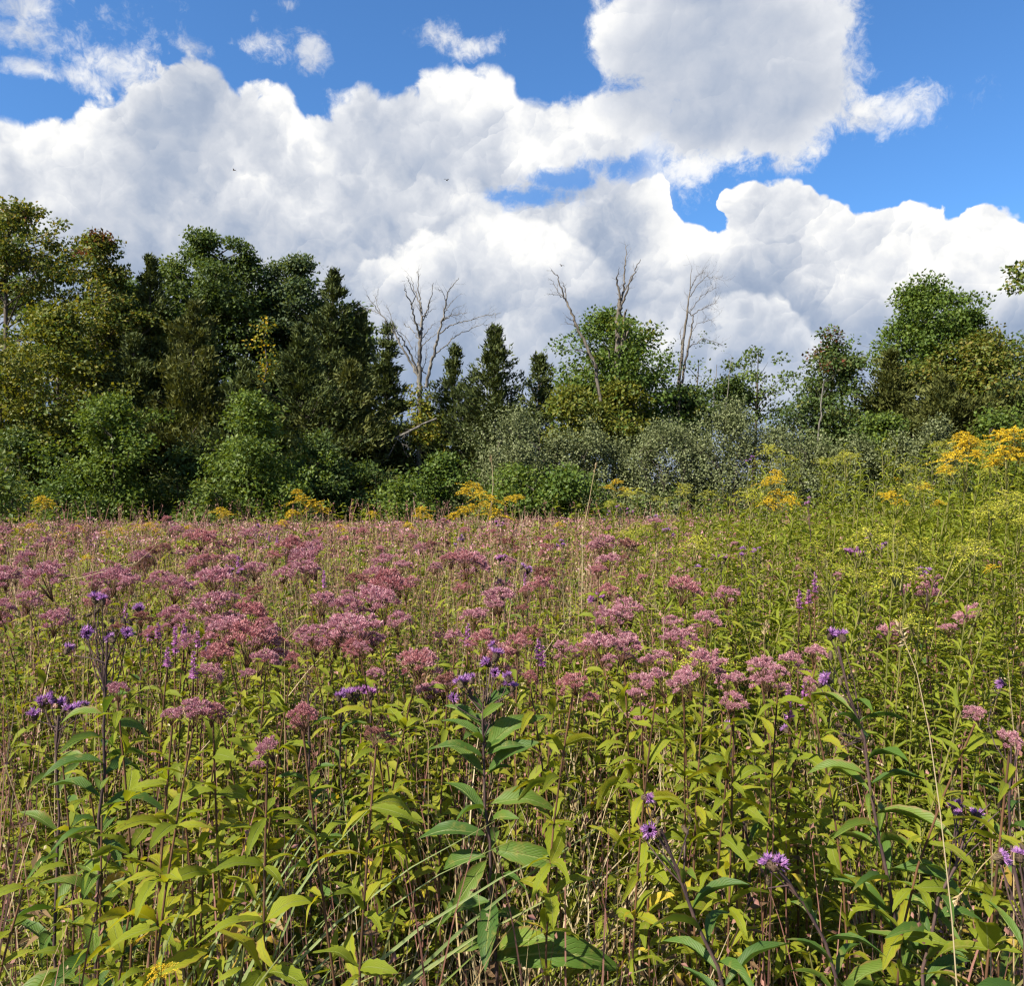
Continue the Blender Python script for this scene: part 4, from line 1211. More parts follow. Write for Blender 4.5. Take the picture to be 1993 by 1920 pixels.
def cup_mesh():
    b = Bag()
    b.tube([(0, 0, -0.42), (0, 0, -0.34), (0, 0, -0.15), (0, 0, 0.04), (0, 0, 0.16)], [0.04, 0.15, 0.21, 0.19, 0.13], 9)
    rng = np.random.RandomState(4)
    k = 40
    a, z = rng.uniform(0, 6.28, k), rng.uniform(-0.34, 0.1, k)
    r = np.interp(z, [-0.34, -0.15, 0.1], [0.15, 0.21, 0.17])
    d = np.stack([np.cos(a) * 0.45, np.sin(a) * 0.45, np.ones(k)], 1)
    b.scatter(GRAIN, np.stack([np.cos(a) * r, np.sin(a) * r, z], 1), frames(d, np.stack([np.cos(a), np.sin(a), 0 * a], 1)), np.tile([0.16, 0.09, 0.1], (k, 1)))
    return b.mesh('cup', [MT['bud']], smooth=False)


def bud_mesh():
    b = Bag()
    b.tube([(0, 0, -0.5), (0, 0, -0.3), (0, 0, 0.0), (0, 0, 0.25), (0, 0, 0.42), (0, 0, 0.5)], [0.05, 0.22, 0.28, 0.20, 0.12, 0.03], 8)
    rng = np.random.RandomState(5)
    k = 46
    a, z = rng.uniform(0, 6.28, k), rng.uniform(-0.4, 0.4, k)
    r = np.interp(z, [-0.5, -0.3, 0, 0.25, 0.42], [0.05, 0.22, 0.28, 0.20, 0.12])
    b.scatter(GRAIN, np.stack([np.cos(a) * r, np.sin(a) * r, z], 1), frames(np.stack([np.cos(a) * 0.4, np.sin(a) * 0.4, np.ones(k)], 1), np.stack([np.cos(a), np.sin(a), 0 * a], 1)), np.tile([0.24, 0.13, 0.14], (k, 1)))
    return b.mesh('bud', [MT['bud']])


def plume(seed, mat='yellow', n=17, L=0.14, per=80, grain=0.0075, height=0.13, fan=0.95):
    """goldenrod panicle: arching side branches set with tiny florets along their upper side"""
    rng = np.random.RandomState(seed)
    b = Bag()
    b.tube([(0, 0, -0.05), (0, 0, height * 0.5), (0.004, 0, height)], [0.004, 0.003, 0.0015], 5, 1)
    for i in range(n):
        f = i / n
        a = i * 2.4 + rng.normal(0, 0.3)
        l = L * (1.05 - 0.75 * f) * rng.uniform(0.75, 1.2)
        z0 = height * f * 0.95
        t = np.linspace(0, 1, 6)
        pth = np.stack([np.cos(a) * l * t * fan, np.sin(a) * l * t * fan, z0 + l * (0.55 * t - 0.62 * t * t)], 1)
        b.tube(pth, np.linspace(0.0018, 0.0007, 6), 3, 1)
        k = int(per * (1.1 - 0.6 * f))
        ff = rng.uniform(0.12, 1, k)
        p = along(pth, ff) + rng.normal(0, 0.0042, (k, 3)) + np.array([0, 0, 0.005])
        d = unit(rng.normal(0, 0.8, (k, 3)) + np.array([0, 0, 0.9]))
        s = grain * rng.uniform(0.7, 1.4, k)
        b.scatter(GRAIN, p, frames(d, unit(rng.normal(0, 1, (k, 3)))), np.stack([s, s * 0.8, s], 1), 0)
    return b.mesh('plume', [MT[mat], MT['green_stem']], smooth=False)


def spike(seed, mat='magenta', h=0.16, n=130):
    rng = np.random.RandomState(seed)
    b = Bag()
    b.tube([(0, 0, -0.12), (0, 0, 0), (0, 0, h * 1.15)], [0.004, 0.003, 0.0012], 5, 1)
    z = rng.uniform(0, 1, n)
    a = rng.uniform(0, 6.28, n)
    d = np.stack([np.cos(a), np.sin(a), rng.normal(0.35, 0.3, n)], 1)
    s = 0.022 * (1.1 - 0.6 * z) * rng.uniform(0.7, 1.3, n)
    b.scatter(GRAIN, np.stack([0 * z, 0 * z, z * h], 1), frames(d, unit(rng.normal(0, 1, (n, 3)) + np.array([0, 0, 1]))), np.stack([s, s * 0.55, s], 1), 0)
    return b.mesh('flower_spike', [MT[mat], MT['red_stem']], smooth=False)


HEADS = {m: [mauve_head(200 + 10 * j + i, m, subs=17 + 3 * i) for i in range(3)] for j, m in enumerate(('pink', 'pink_pale', 'pink_brown'))}
BRUSH = [brush_head(300 + i, 'purple', o) for i, o in enumerate((1.0, 0.8, 1.15))]
BRUSH_M = [brush_head(310 + i, 'magenta', o) for i, o in enumerate((0.9, 1.1))]
BUD, CUP = bud_mesh(), cup_mesh()
PLUME = [plume(320 + i, fan=f) for i, f in enumerate((0.9, 1.1, 0.75))]
PLUME_L = [plume(330 + i, 'lime', per=44, n=12, L=0.15) for i in range(3)]
SPIKE = [spike(340 + i) for i in range(3)]


def base_of(px, py, D, base_px=None):
    """where a plant whose top is at the pixel stands: on the ground below it (or below base_px)"""
    t = P(px, py, D)
    bx = t[0] if base_px is None else P(base_px, 1900, D)[0]
    return np.array([bx, D, 0.0]), t


def add_leaves(t_ob, rng, meshes, lay, name='leaf', drop=0.0):
    p, a, n, z = lay
    M = frames(a, n)
    for i in range(len(p)):
        if rng.uniform() < drop:
            continue
        me = meshes[rng.randint(len(meshes))]
        if meshes is WEED_LEAF and p[i][2] < 0.75 and rng.uniform() < 0.08:
            me = YELLOW_LEAF[0]
        place(put(name, me, t_ob), p[i], M[i], z[i])


def stem_ob(t_ob, path, r0, r1, mat, extra=()):
    b = Bag()
    b.tube(path, np.linspace(r0, r1, len(path)), 7)
    for q in extra:
        b.tube(q, np.linspace(r1 * 0.6, r1 * 0.4, len(q)), 5)
    put('stem', b.mesh('stem', [MT[mat]]), t_ob)


# ---- ironweeds: the purple-flowered plants in front
def ironweed(label, px, py, D, heads, buds, base_px, seed, n_leaf=26, L=0.16, wr=0.23, via=(), size=0.034, explicit=None, group='purple ironweeds in front', magenta=False, z0=0.1, tilt=0.4, yellow=0):
    rng = np.random.RandomState(seed)
    bs, top = base_of(px, py, D, base_px)
    t_ob = thing('ironweed', label, 'flower', bs, group)
    pts = [np.array([0, 0, -0.03])] + [P(x, y, D) - bs for x, y in via] + [top - bs]
    pts = np.array(pts)
    d = np.concatenate([[0], np.cumsum(np.linalg.norm(np.diff(pts, axis=0), axis=1))])
    s = np.linspace(0, d[-1], 14)
    path = np.stack([np.interp(s, d, pts[:, k]) for k in range(3)], 1)
    path[1:-1] += rng.normal(0, 0.003, (12, 3))
    hp = [P(x, y, D + dd) - bs for x, y, dd in heads]
    bp = [P(x, y, D + dd) - bs for x, y, dd in buds]
    ex = []
    for q in hp + bp:
        f = rng.uniform(0.86, 0.97) if q[2] > path[-1][2] - 0.06 else rng.uniform(0.78, 0.9)
        a = along(path, np.array(f)) if np.linalg.norm(q - path[-1]) > 0.02 else path[-2]
        ex.append(curved(a, q - np.array([0, 0, 0.012]), rng, 5, 0.08))
    stem_ob(t_ob, path, 0.0052, 0.0026, 'dark_stem', ex)
    h = top[2]
    if explicit:
        p, a, n, z = [], [], [], []
        for (ax, ay, tx, ty, dd) in explicit:
            A0, T0 = P(ax, ay, D) - bs, P(tx, ty, D + dd) - bs
            l = np.linalg.norm(T0 - A0)
            dv = (T0 - A0) / l
            dv = dv + np.array([0, 0, 0.30])
            p.append(A0); a.append(dv)
            n.append(np.array([-0.4 * dv[0], -0.5, 0.8]) + rng.normal(0, 0.15, 3))
            z.append([l * 1.10, l * 0.31, l])
        add_leaves(t_ob, rng, IRON_LEAF, (np.array(p), np.array(a), np.array(n), np.array(z)))
        n_leaf = n_leaf // 2
    add_leaves(t_ob, rng, IRON_LEAF, lay_spiral(rng, path, h, n_leaf, L=L, wr=wr, tilt=tilt, z0=z0, z1=0.9))
    if yellow:
        add_leaves(t_ob, rng, YELLOW_LEAF, lay_spiral(rng, path, h, yellow, z0=0.12, z1=0.4, L=0.12, wr=0.3, tilt=-0.2))
    for q in hp:
        o = put('flower_head', (BRUSH_M if magenta else BRUSH)[rng.randint(2 if magenta else 3)], t_ob)
        M = frames(rng.normal(0, 1, 3), np.array([rng.normal(0, 0.3), rng.normal(-0.1, 0.3), 1.0]))
        sc = size * rng.uniform(0.85, 1.2)
        place(o, q, M, [sc] * 3)
        put('cup', CUP, o)
    for q in bp:
        o = put('bud', BUD, t_ob)
        M = frames(rng.normal(0, 1, 3), np.array([rng.normal(0, 0.35), rng.normal(0, 0.35), 1.0]))
        sc = size * rng.uniform(0.32, 0.50)
        place(o, q, M, [sc, sc, sc * 1.25])
    return t_ob


def z3b(L):   # leaf points read in an enlargement of 840..1080 x 1260..1500
    return [((840 + a / 7.867) / DS, (1260 + b / 7.867) / DS, (840 + c / 7.867) / DS, (1260 + d / 7.867) / DS, e) for a, b, c, d, e in L]


def z8(L):    # and of 650..1350 x 1400..1920
    return [((650 + a / 2.8) / DS, (1400 + b / 2.8) / DS, (650 + c / 2.8) / DS, (1400 + d / 2.8) / DS, e) for a, b, c, d, e in L]


ironweed('tall central ironweed with a crown of purple brush flowers', 926, 1325, 1.9,
         [(948, 1292, 0), (932, 1272, 0.02), (950, 1256, 0.03), (972, 1300, -0.02), (982, 1318, 0), (974, 1310, 0.04), (890, 1306, 0), (902, 1303, 0.03), (880, 1311, -0.02), (866, 1340, 0), (945, 1240, 0.1)],
         [(900, 1330, 0), (955, 1320, 0.02), (925, 1345, -0.02), (965, 1312, 0.05), (935, 1340, 0.03), (895, 1325, 0.03)],
         962, 401, 14, via=[(948, 1840), (938, 1650), (930, 1500), (926, 1400)], L=0.12, z0=0.45, tilt=0.5,
         explicit=z3b([(760, 1230, 210, 1075, 0.03), (780, 1440, 170, 1270, 0.02), (830, 1400, 1290, 1215, 0.03), (830, 1620, 1560, 1130, -0.03), (760, 1700, 30, 1610, -0.04), (800, 1000, 1300, 760, 0.04), (780, 1000, 560, 780, 0),
                       (790, 1120, 1080, 1000, -0.05), (780, 1300, 620, 1000, 0.06), (840, 1680, 1250, 1560, -0.05), (790, 1500, 480, 1420, -0.07), (850, 1500, 900, 1180, 0.07)])
         + z8([(820, 330, 590, 190, 0.03), (840, 290, 1130, 215, -0.03), (850, 480, 1170, 500, -0.02), (820, 640, 480, 690, -0.02), (830, 560, 600, 340, 0.05), (850, 560, 1000, 610, -0.06), (860, 720, 1200, 895, -0.04), (830, 780, 690, 1060, -0.07),
               (830, 760, 610, 860, 0.02), (865, 990, 830, 1380, -0.12), (860, 1010, 600, 1150, 0.03), (880, 1330, 1490, 1420, -0.06), (875, 1180, 700, 1330, -0.06), (880, 1280, 1180, 1290, -0.08), (870, 1080, 1010, 1180, 0.06)]))
ironweed('tall ironweed at left with scattered purple flowers and brown buds', 205, 1225, 1.8,
         [(182, 1148, 0), (190, 1150, 0.03), (196, 1152, -0.02), (160, 1216, 0), (167, 1214, 0.03), (242, 1217, 0), (130, 1246, 0), (213, 1226, -0.02)],
         [(170, 1180, 0), (186, 1172, 0.02), (200, 1200, 0), (222, 1210, 0.03), (236, 1190, 0), (180, 1200, 0), (250, 1195, 0), (206, 1215, 0.02), (215, 1190, 0)],
         172, 402, 46, via=[(180, 1850), (192, 1600), (198, 1450), (202, 1330)], L=0.165, wr=0.27, tilt=0.15, yellow=3)
ironweed('low ironweed with a purple cluster beside the tall left ironweed', 112, 1372, 2.0,
         [(88, 1345, 0), (98, 1340, 0.03), (80, 1348, 0), (125, 1360, 0), (135, 1365, -0.03), (148, 1358, 0), (160, 1355, 0.02), (65, 1372, 0), (118, 1350, 0.05)], [(108, 1384, 0), (130, 1345, 0.02)], 100, 403, 22)
ironweed('branching ironweed at right with two big violet flowers on top', 1604, 1240, 1.7,
         [(1592, 1218, 0.02), (1612, 1221, 0), (1583, 1303, 0.1), (1572, 1312, 0.12)],
         [(1590, 1258, 0), (1612, 1300, 0), (1626, 1298, 0.02), (1608, 1308, -0.01), (1606, 1392, 0), (1615, 1410, 0.02), (1632, 1380, 0), (1628, 1415, 0.02), (1650, 1420, 0), (1612, 1424, 0), (1668, 1425, 0)],
         1760, 404, 46, via=[(1722, 1800), (1690, 1650), (1668, 1520), (1655, 1420), (1625, 1330)], L=0.185, wr=0.15, tilt=0.25)
ironweed('slim ironweed with one purple flower right of the pink heads', 1396, 1404, 2.1, [(1396, 1398, 0), (1504, 1400, 0.3)], [(1408, 1410, 0), (1384, 1406, 0)], 1450, 405, 26, via=[(1430, 1600), (1408, 1500)], L=0.15, wr=0.17)
ironweed('leaning ironweed with two violet flowers near the bottom edge', 1265, 1590, 1.35, [(1238, 1530, 0), (1246, 1592, 0), (1238, 1600, 0.03)], [(1258, 1575, 0), (1250, 1562, 0.02), (1320, 1570, 0), (1312, 1592, 0.02), (1262, 1598, -0.02)],
         1430, 406, 34, via=[(1395, 1890), (1330, 1760), (1290, 1650)], L=0.165, wr=0.14, tilt=0.5, size=0.030)
ironweed('ironweed with a double lilac flower low in front', 1488, 1668, 1.4, [(1474, 1656, 0), (1490, 1657, -0.02), (1482, 1653, 0.03)], [(1510, 1700, 0.02), (1470, 1690, 0)],
         1640, 407, 28, via=[(1600, 1860), (1560, 1770), (1520, 1705)], L=0.14, wr=0.2, tilt=0.6, size=0.036)
ironweed('ironweed with three lilac flowers near the right edge', 1850, 1590, 1.6, [(1834, 1545, 0), (1838, 1562, -0.02), (1870, 1565, 0.02), (1828, 1550, 0.03)], [(1822, 1520, 0), (1895, 1530, 0), (1912, 1545, 0), (1880, 1600, 0)],
         1755, 408, 32, via=[(1765, 1850), (1800, 1720), (1835, 1640)], L=0.14, wr=0.2, size=0.032)
ironweed('ironweed cut by the right edge with a lilac flower and bud', 1940, 1660, 1.25, [(1914, 1643, 0), (1920, 1650, 0.02), (1952, 1640, 0)], [(1950, 1650, 0.02), (1958, 1625, 0)], 1985, 409, 24, via=[(1965, 1800)], L=0.15, wr=0.17, size=0.026)
ironweed('ironweed with brown buds and a pink head at the right edge', 1935, 1430, 2.0, [(1918, 1312, 0.4)], [(1920, 1398, 0), (1948, 1396, 0), (1958, 1400, 0.02), (1935, 1410, 0)], 1940, 410, 22, L=0.14, wr=0.2)
ironweed('dark-budded ironweed among the green weeds left of centre', 590, 1330, 2.3, [], [(588, 1310, 0), (596, 1325, 0.02), (580, 1335, 0), (605, 1340, 0)], 600, 411, 20, L=0.13, wr=0.2)

# farther purple clusters
GI = 'distant purple ironweeds'
rng = np.random.RandomState(420)
for i, (px, py, D, lab) in enumerate([
        (968, 1072, 4.6, 'purple cluster in the middle of the pink drift'), (1010, 1092, 4.4, 'purple cluster right of the one in the pink drift'), (878, 1040, 6.5, 'small purple head below the central goldenrod'),
        (960, 1010, 8.0, 'purple head right of the central goldenrod plumes'), (1160, 985, 9.5, 'purple heads at the far side above the pink drift'), (1185, 975, 9.5, 'second purple heads at the far side above the pink drift'),
        (1205, 985, 9.0, 'third purple heads at the far side above the pink drift'), (1255, 990, 8.5, 'purple head left of the green weeds on the right'), (1280, 1025, 6.5, 'tall purple cluster before the green weeds'),
        (1380, 1072, 4.8, 'small purple head in the green weeds'), (1420, 1060, 5.0, 'purple head deep in the green weeds'), (1440, 1058, 5.2, 'lone purple head right of another in the green weeds'),
        (1548, 962, 6.5, 'tall magenta spire beside the goldenrod'), (1440, 885, 10.0, 'lilac heads high over the green weeds'), (1660, 1025, 4.6, 'small purple head under the goldenrod plume'), (1640, 1060, 4.2, 'purple head among lime-green sprays'),
        (1685, 1052, 4.4, 'purple head beside the tall leafy goldenrod'), (1775, 1100, 3.6, 'dim purple head on the right slope'), (450, 1100, 4.8, 'purple head in the left of the pink drift'), (545, 1040, 6.5, 'purple head at the far left of the drift'),
        (490, 1010, 8.0, 'magenta head by the left goldenrod'), (425, 1090, 5.0, 'violet head in the left drift'), (1330, 1090, 4.6, 'violet head at the edge of the green weeds'), (1075, 1040, 6.5, 'violet head in the far middle'),
        (1140, 1150, 3.6, 'bright purple cluster at right of the pink drift'), (270, 1165, 3.4, 'small purple head above the left ironweed'), (655, 1338, 2.5, 'magenta flower among green leaves left of centre'), (710, 1330, 2.5, 'second magenta flower among green leaves left of centre')]):
    n = rng.randint(3, 6)
    ironweed(lab, px, py + 12, D, [(px + rng.normal(0, 9 * 5 / D), py + rng.normal(0, 5), rng.normal(0, 0.04)) for _ in range(n)], [(px + rng.normal(0, 10 * 5 / D), py + 8, rng.normal(0, 0.04)) for _ in range(2)],
             px + rng.normal(0, 8), 430 + i, 9, L=0.13, wr=0.24, size=0.040, group=GI, magenta=i % 3 == 0, z0=0.45)

# ---- mauve wildflowers: the pink drift
NP = 8
PINK_STEM, PINK_FOL = [], []
for i in range(NP):
    rng = np.random.RandomState(500 + i)
    h = 1.15
    path = stem_path(rng, (rng.normal(0, 0.05), rng.normal(0, 0.05), h - 0.1))
    b = Bag()
    b.tube(path, np.linspace(0.0036, 0.0022, len(path)), 6)
    PINK_STEM.append((b.mesh('stem', [MT['red_stem']]), path))
    p, a, n, z = lay_whorls(rng, path, h, z0=0.25, z1=0.97)
    b = Bag()
    b.scatter(LEAF_MID, p, frames(a, n), z)
    PINK_FOL.append(b.mesh('foliage', [MT['weed_far']], smooth=True))


def mauve(px, py, D, wpx, label, group, seed, near, tone=None):
    rng = np.random.RandomState(seed)
    bs, top = base_of(px, py, D)
    bs = bs + np.array([rng.normal(0, 0.09 if near else 0.03), 0, 0])
    h = max(top[2], 0.5)
    t_ob = thing('mauve_wildflower', label, 'flower', bs, group)
    tone = tone or ('pink', 'pink', 'pink_pale', 'pink_brown')[rng.randint(4)]
    hs = max(0.05, wpx * DS / FPX * D) / 0.235
    if near:
        path = stem_path(rng, np.array([top[0] - bs[0], 0, h - 0.10 * hs]))
        stem_ob(t_ob, path, 0.0032, 0.0019, 'red_stem')
        add_leaves(t_ob, rng, WEED_LEAF, lay_whorls(rng, path, h, z0=0.40, z1=0.98, step=0.085, L=0.095))
        tip = path[-1]
    else:
        i = rng.randint(NP)
        sc = h / 1.15
        o = put('stem', PINK_STEM[i][0], t_ob)
        o.scale = (1, 1, sc)
        o2 = put('foliage', PINK_FOL[i], t_ob, kind='stuff')
        o2.scale = (1, 1, sc)
        tip = PINK_STEM[i][1][-1] * np.array([1, 1, sc])
    o = put('flower_head', HEADS[tone][rng.randint(3)], t_ob)
    o.location = tuple(float(v) for v in tip + np.array([0, 0, 0.09 * hs]))
    o.rotation_euler = (rng.normal(0, 0.22), rng.normal(0, 0.22), rng.uniform(0, 6.28))
    o.scale = (hs, hs, min(hs, 1.3) * rng.uniform(0.9, 1.3))
    if wpx > 95 or rng.uniform() < 0.4:
        for k in range(3 if wpx > 95 else 1):
            a = rng.uniform(0, 6.28)
            q = np.array([math.cos(a), math.sin(a), rng.uniform(-0.9, -0.2)]) * 0.115 * hs
            o = put('side_head', HEADS[tone][rng.randint(3)], t_ob)
            o.location = tuple(float(v) for v in tip + q + np.array([0, 0, 0.09 * hs]))
            o.scale = (hs * 0.6,) * 3


listed = [(480, 1215, 118), (520, 1232, 70), (425, 1240, 66), (370, 1362, 84), (330, 1370, 50), (408, 1366, 54), (580, 1372, 72), (720, 1132, 88), (715, 1188, 110), (605, 1180, 68), (295, 1056, 50), (262, 1062, 45), (725, 1086, 50), (690, 1102, 60), (795, 1268, 82), (870, 1264, 58), (850, 1192, 50),
          (918, 1192, 60), (1195, 1238, 80), (1265, 1182, 50), (1195, 1148, 55), (1095, 1308, 70), (1155, 1048, 70), (900, 1082, 78), (980, 1064, 40), (860, 1062, 50), (1050, 1112, 60), (1350, 1272, 88), (1383, 1256, 52), (1310, 1308, 70),
          (1255, 1304, 76), (1225, 1302, 50), (1455, 1247, 66), (1457, 1277, 62), (1490, 1287, 44), (1405, 1345, 62), (1530, 1232, 60), (1562, 1252, 50), (1375, 1290, 40), (480, 1024, 50), (400, 1038, 76), (570, 1052, 70), (600, 1078, 88),
          (340, 1152, 60), (430, 1148, 96), (340, 1118, 70), (100, 1102, 86), (50, 1132, 60), (20, 1092, 60), (180, 1104, 60), (220, 1098, 66), (60, 1064, 50), (500, 1084, 60), (545, 1088, 50), (225, 1322, 26), (1866, 1367, 30), (1932, 1417, 32),
          (720, 1407, 20), (512, 1434, 40), (1320, 1243, 40), (1100, 1198, 44), (1022, 1202, 60), (760, 1242, 44), (655, 1200, 60), (445, 1185, 70), (530, 1190, 60), (690, 1240, 40), (310, 1200, 50), (135, 1135, 60), (90, 1085, 56),
          (1015, 1300, 36), (560, 1262, 34), (1410, 1300, 46), (1550, 1310, 40), (1150, 1110, 50), (800, 1110, 56), (640, 1135, 60), (760, 1150, 56)]
items = []
rng = np.random.RandomState(510)
for (px, py, w) in listed:
    D = (0.42 + rng.normal(0, 0.02)) * FPX / (py * DS - CY)
    items.append((px, py, min(D, 9.0), w))
while len(items) < 290:
    D = 2.7 + 8.0 * rng.uniform() ** 1.3
    px = rng.uniform(-20, 1400) if rng.uniform() < 0.9 else rng.uniform(1400, 1960)
    zt = rng.normal(1.12, 0.10)
    py = ((EYE - zt) * FPX / D + CY) / DS
    w = rng.uniform(0.07, 0.20) * FPX / D / DS
    if px > 1300 and D > 4:
        w *= 0.6
    items.append((px, py, D, w))
items.sort(key=lambda t: t[2])
NEAR = 26
pw_ = place_words([(t[0], t[2]) for t in items], 18)
for k, (px, py, D, w) in enumerate(items):
    mauve(px, py, D, w, f'mauve domed flower head in the {pw_[k][0]} row of the drift, {pw_[k][1]} from the left', 'mauve wildflowers of the drift', 600 + k, k < NEAR,
          'pink_pale' if (px > 1180 and D < 3.2) else 'pink_brown' if rng.uniform() < max(0.10, 0.04 * D - 0.1) else ('pink', 'pink_pale', 'pink_pale')[k % 3])

# ---- loosestrife spires
LS = [(335, 1236, 2.7), (352, 1222, 2.7), (378, 1224, 2.8), (320, 1262, 2.6), (398, 1245, 2.7), (285, 1212, 3.0), (302, 1208, 3.0), (370, 1285, 2.5), (1030, 1248, 2.6), (1038, 1262, 2.6), (690, 1215, 2.9), (895, 1222, 2.9), (1548, 1140, 3.2),
      (1560, 1120, 3.4), (1530, 1150, 3.2), (530, 1030, 7.0), (515, 1022, 7.5), (1510, 1360, 2.2), (1540, 1345, 2.2), (620, 1110, 4.0), (240, 1178, 3.2), (455, 1070, 5.0), (440, 1085, 5.0), (1005, 1105, 4.4)]
LSF = []
for i in range(3):
    rng = np.random.RandomState(700 + i)
    path = stem_path(rng, (0, 0, 1.0))
    p, a, n, z = lay_spiral(rng, path, 1.0, 30, z0=0.3, z1=0.98, L=0.05, wr=0.22, tilt=0.5, taper=0.3)
    b, b2 = Bag(), Bag()
    b.scatter(LEAF_MID, p, frames(a, n), z)
    b2.tube(path, np.linspace(0.004, 0.0025, len(path)), 5)
    LSF.append((b.mesh('foliage', [MT['weed_far']]), b2.mesh('stem', [MT['red_stem']])))
side_of = lambda px: 'left' if px < 620 else 'middle' if px < 1300 else 'right'
for i, (px, py, D) in enumerate(sorted(LS)):
    rng = np.random.RandomState(720 + i)
    bs, top = base_of(px, py + 18, D)
    t_ob = thing('purple_spire', f'slim magenta flower spire, {ordinal(i + 1)} of the spires from the left', 'flower', bs, 'slim magenta spires')
    fo, st = LSF[i % 3]
    o = put('foliage', fo, t_ob, kind='stuff'); o.scale = (1, 1, top[2] / 1.0)
    o = put('stem', st, t_ob); o.scale = (1, 1, top[2])
    o = put('flower_spike', SPIKE[i % 3], t_ob)
    o.location = (0, 0, float(top[2]))
    o.scale = (0.65, 0.65, rng.uniform(0.35, 0.6))

# ---- goldenrods
GFOL = []
for i in range(6):
    rng = np.random.RandomState(800 + i)
    path = stem_path(rng, (rng.normal(0, 0.12), rng.normal(0, 0.10), 1.0), 0.06)
    p, a, n, z = lay_spiral(rng, path, 1.0, 62, z0=0.12, z1=0.99, L=0.095, wr=0.17, tilt=0.55, taper=0.35)
    b, b2 = Bag(), Bag()
    b.scatter(LEAF_MID, p, frames(a, n), z)
    b2.tube(path, np.linspace(0.0034, 0.002, len(path)), 6)
    GFOL.append((b.mesh('foliage', [MT['gold_leaf']]), b2.mesh('stem', [MT['green_stem']]), path[-1]))


def goldenrod(px, py, D, label, group, seed, plumes=(), lime=False, scale=1.0):
    rng = np.random.RandomState(seed)
    bs, top = base_of(px, py, D)
    fo, st, tip = GFOL[seed % 6]
    bs = bs - np.array([tip[0], tip[1], 0])
    t_ob = thing('goldenrod', label, 'flower', bs, group)
    h = max(0.4, top[2])
    o = put('foliage', fo, t_ob, kind='stuff'); o.scale = (1, 1, h)
    o = put('stem', st, t_ob); o.scale = (1, 1, h)
    root = np.array([tip[0], tip[1], tip[2] * h])
    for k, (qx, qy, w) in enumerate(plumes):
        q = P(qx, qy + 5, D + rng.normal(0, 0.05)) - bs
        b = Bag()
        b.tube(curved(root - np.array([0, 0, 0.12]), q, rng, 5, 0.05), np.linspace(0.003, 0.0018, 5), 5)
        br_ = put('branch', b.mesh('branch', [MT['green_stem']]), t_ob)
        o = put('plume', (PLUME_L if lime else PLUME)[rng.randint(3)], br_)
        s = max(0.25, w * DS / FPX * D / 0.22) * (1.3 if D > 5 and not lime else 1.0)
        o.location = tuple(float(v) for v in q)
        o.scale = (s, s, s * 0.6)
        o.rotation_euler = (rng.normal(0, 0.2), rng.normal(0, 0.25), rng.uniform(0, 6.28))
    return t_ob


GG = 'yellow goldenrods'
for i, (px, py, D, pl, lab_) in enumerate([
        (1848, 905, 4.6, [(1842, 846, 64), (1850, 866, 76), (1830, 884, 70), (1870, 874, 40), (1812, 905, 50), (1855, 850, 50)], 'tall goldenrod with stacked yellow plumes near the right edge'),
        (1925, 912, 4.4, [(1914, 845, 76), (1942, 842, 76), (1925, 882, 90), (1948, 880, 70), (1903, 892, 50)], 'goldenrod with broad yellow plumes at the right edge'),
        (1482, 955, 5.5, [(1484, 912, 36), (1476, 928, 40), (1490, 962, 62), (1470, 970, 44), (1512, 966, 36)], 'goldenrod with yellow tiers at the left of the green slope'),
        (1712, 970, 5.0, [(1708, 952, 44), (1722, 966, 40)], 'low goldenrod left of the tall right-hand ones'), (1770, 945, 4.8, [(1770, 934, 36), (1760, 936, 20)], 'goldenrod with one flat yellow plume'),
        (1796, 978, 4.6, [(1798, 966, 34)], 'goldenrod with one small yellow plume on the green slope'), (1718, 925, 6.0, [(1717, 918, 18)], 'tiny yellow plume over the green slope'),
        (1900, 1100, 3.6, [(1900, 1090, 36)], 'lone yellow plume on the right slope below the tall goldenrod'),
        (912, 985, 6.2, [(905, 938, 40), (890, 946, 34), (918, 950, 30), (888, 984, 40), (905, 975, 30), (938, 962, 36), (945, 990, 44), (870, 992, 30), (928, 970, 26)], 'bright goldenrod standing alone in the middle of the meadow edge'),
        (985, 978, 6.4, [(975, 958, 26), (990, 956, 26)], 'greenish goldenrod just right of the bright central one'), (582, 985, 8.0, [(568, 946, 28), (575, 962, 36), (600, 972, 40), (560, 988, 34), (615, 980, 30)], 'goldenrod in front of the left wood'),
        (425, 1000, 11.0, [(420, 982, 30), (432, 988, 26)], 'small goldenrod left of the one before the wood'), (85, 985, 13.0, [(80, 962, 34), (92, 972, 30)], 'goldenrod before the wood at the far left'),
        (812, 995, 8.5, [(808, 978, 24), (800, 990, 24), (820, 992, 22)], 'pale goldenrod left of the bright central one'), (715, 1000, 9.0, [(712, 986, 22)], 'small goldenrod at the edge of the wood'),
        (545, 1015, 9.0, [(540, 1004, 26)], 'small yellow plume below the goldenrod by the wood'), (1175, 935, 9.0, [(1180, 925, 24), (1195, 940, 22), (1165, 935, 20)], 'pale goldenrod below the round maple'),
        (1065, 1012, 8.0, [(1070, 1006, 20)], 'small orange-yellow plume in the far middle'), (168, 1075, 6.0, [(166, 1070, 22)], 'small yellow plume in the left drift'), (1690, 960, 5.2, [(1690, 952, 26)], 'yellow plume in the middle of the green slope')]):
    goldenrod(px, py, D, lab_, GG, 810 + i, pl)
fy = [(150, 1012), (30, 1018), (200, 1022), (262, 1010), (232, 1016), (300, 1018), (115, 1024), (360, 1012), (650, 1010), (780, 1006), (285, 1006), (60, 1008)]
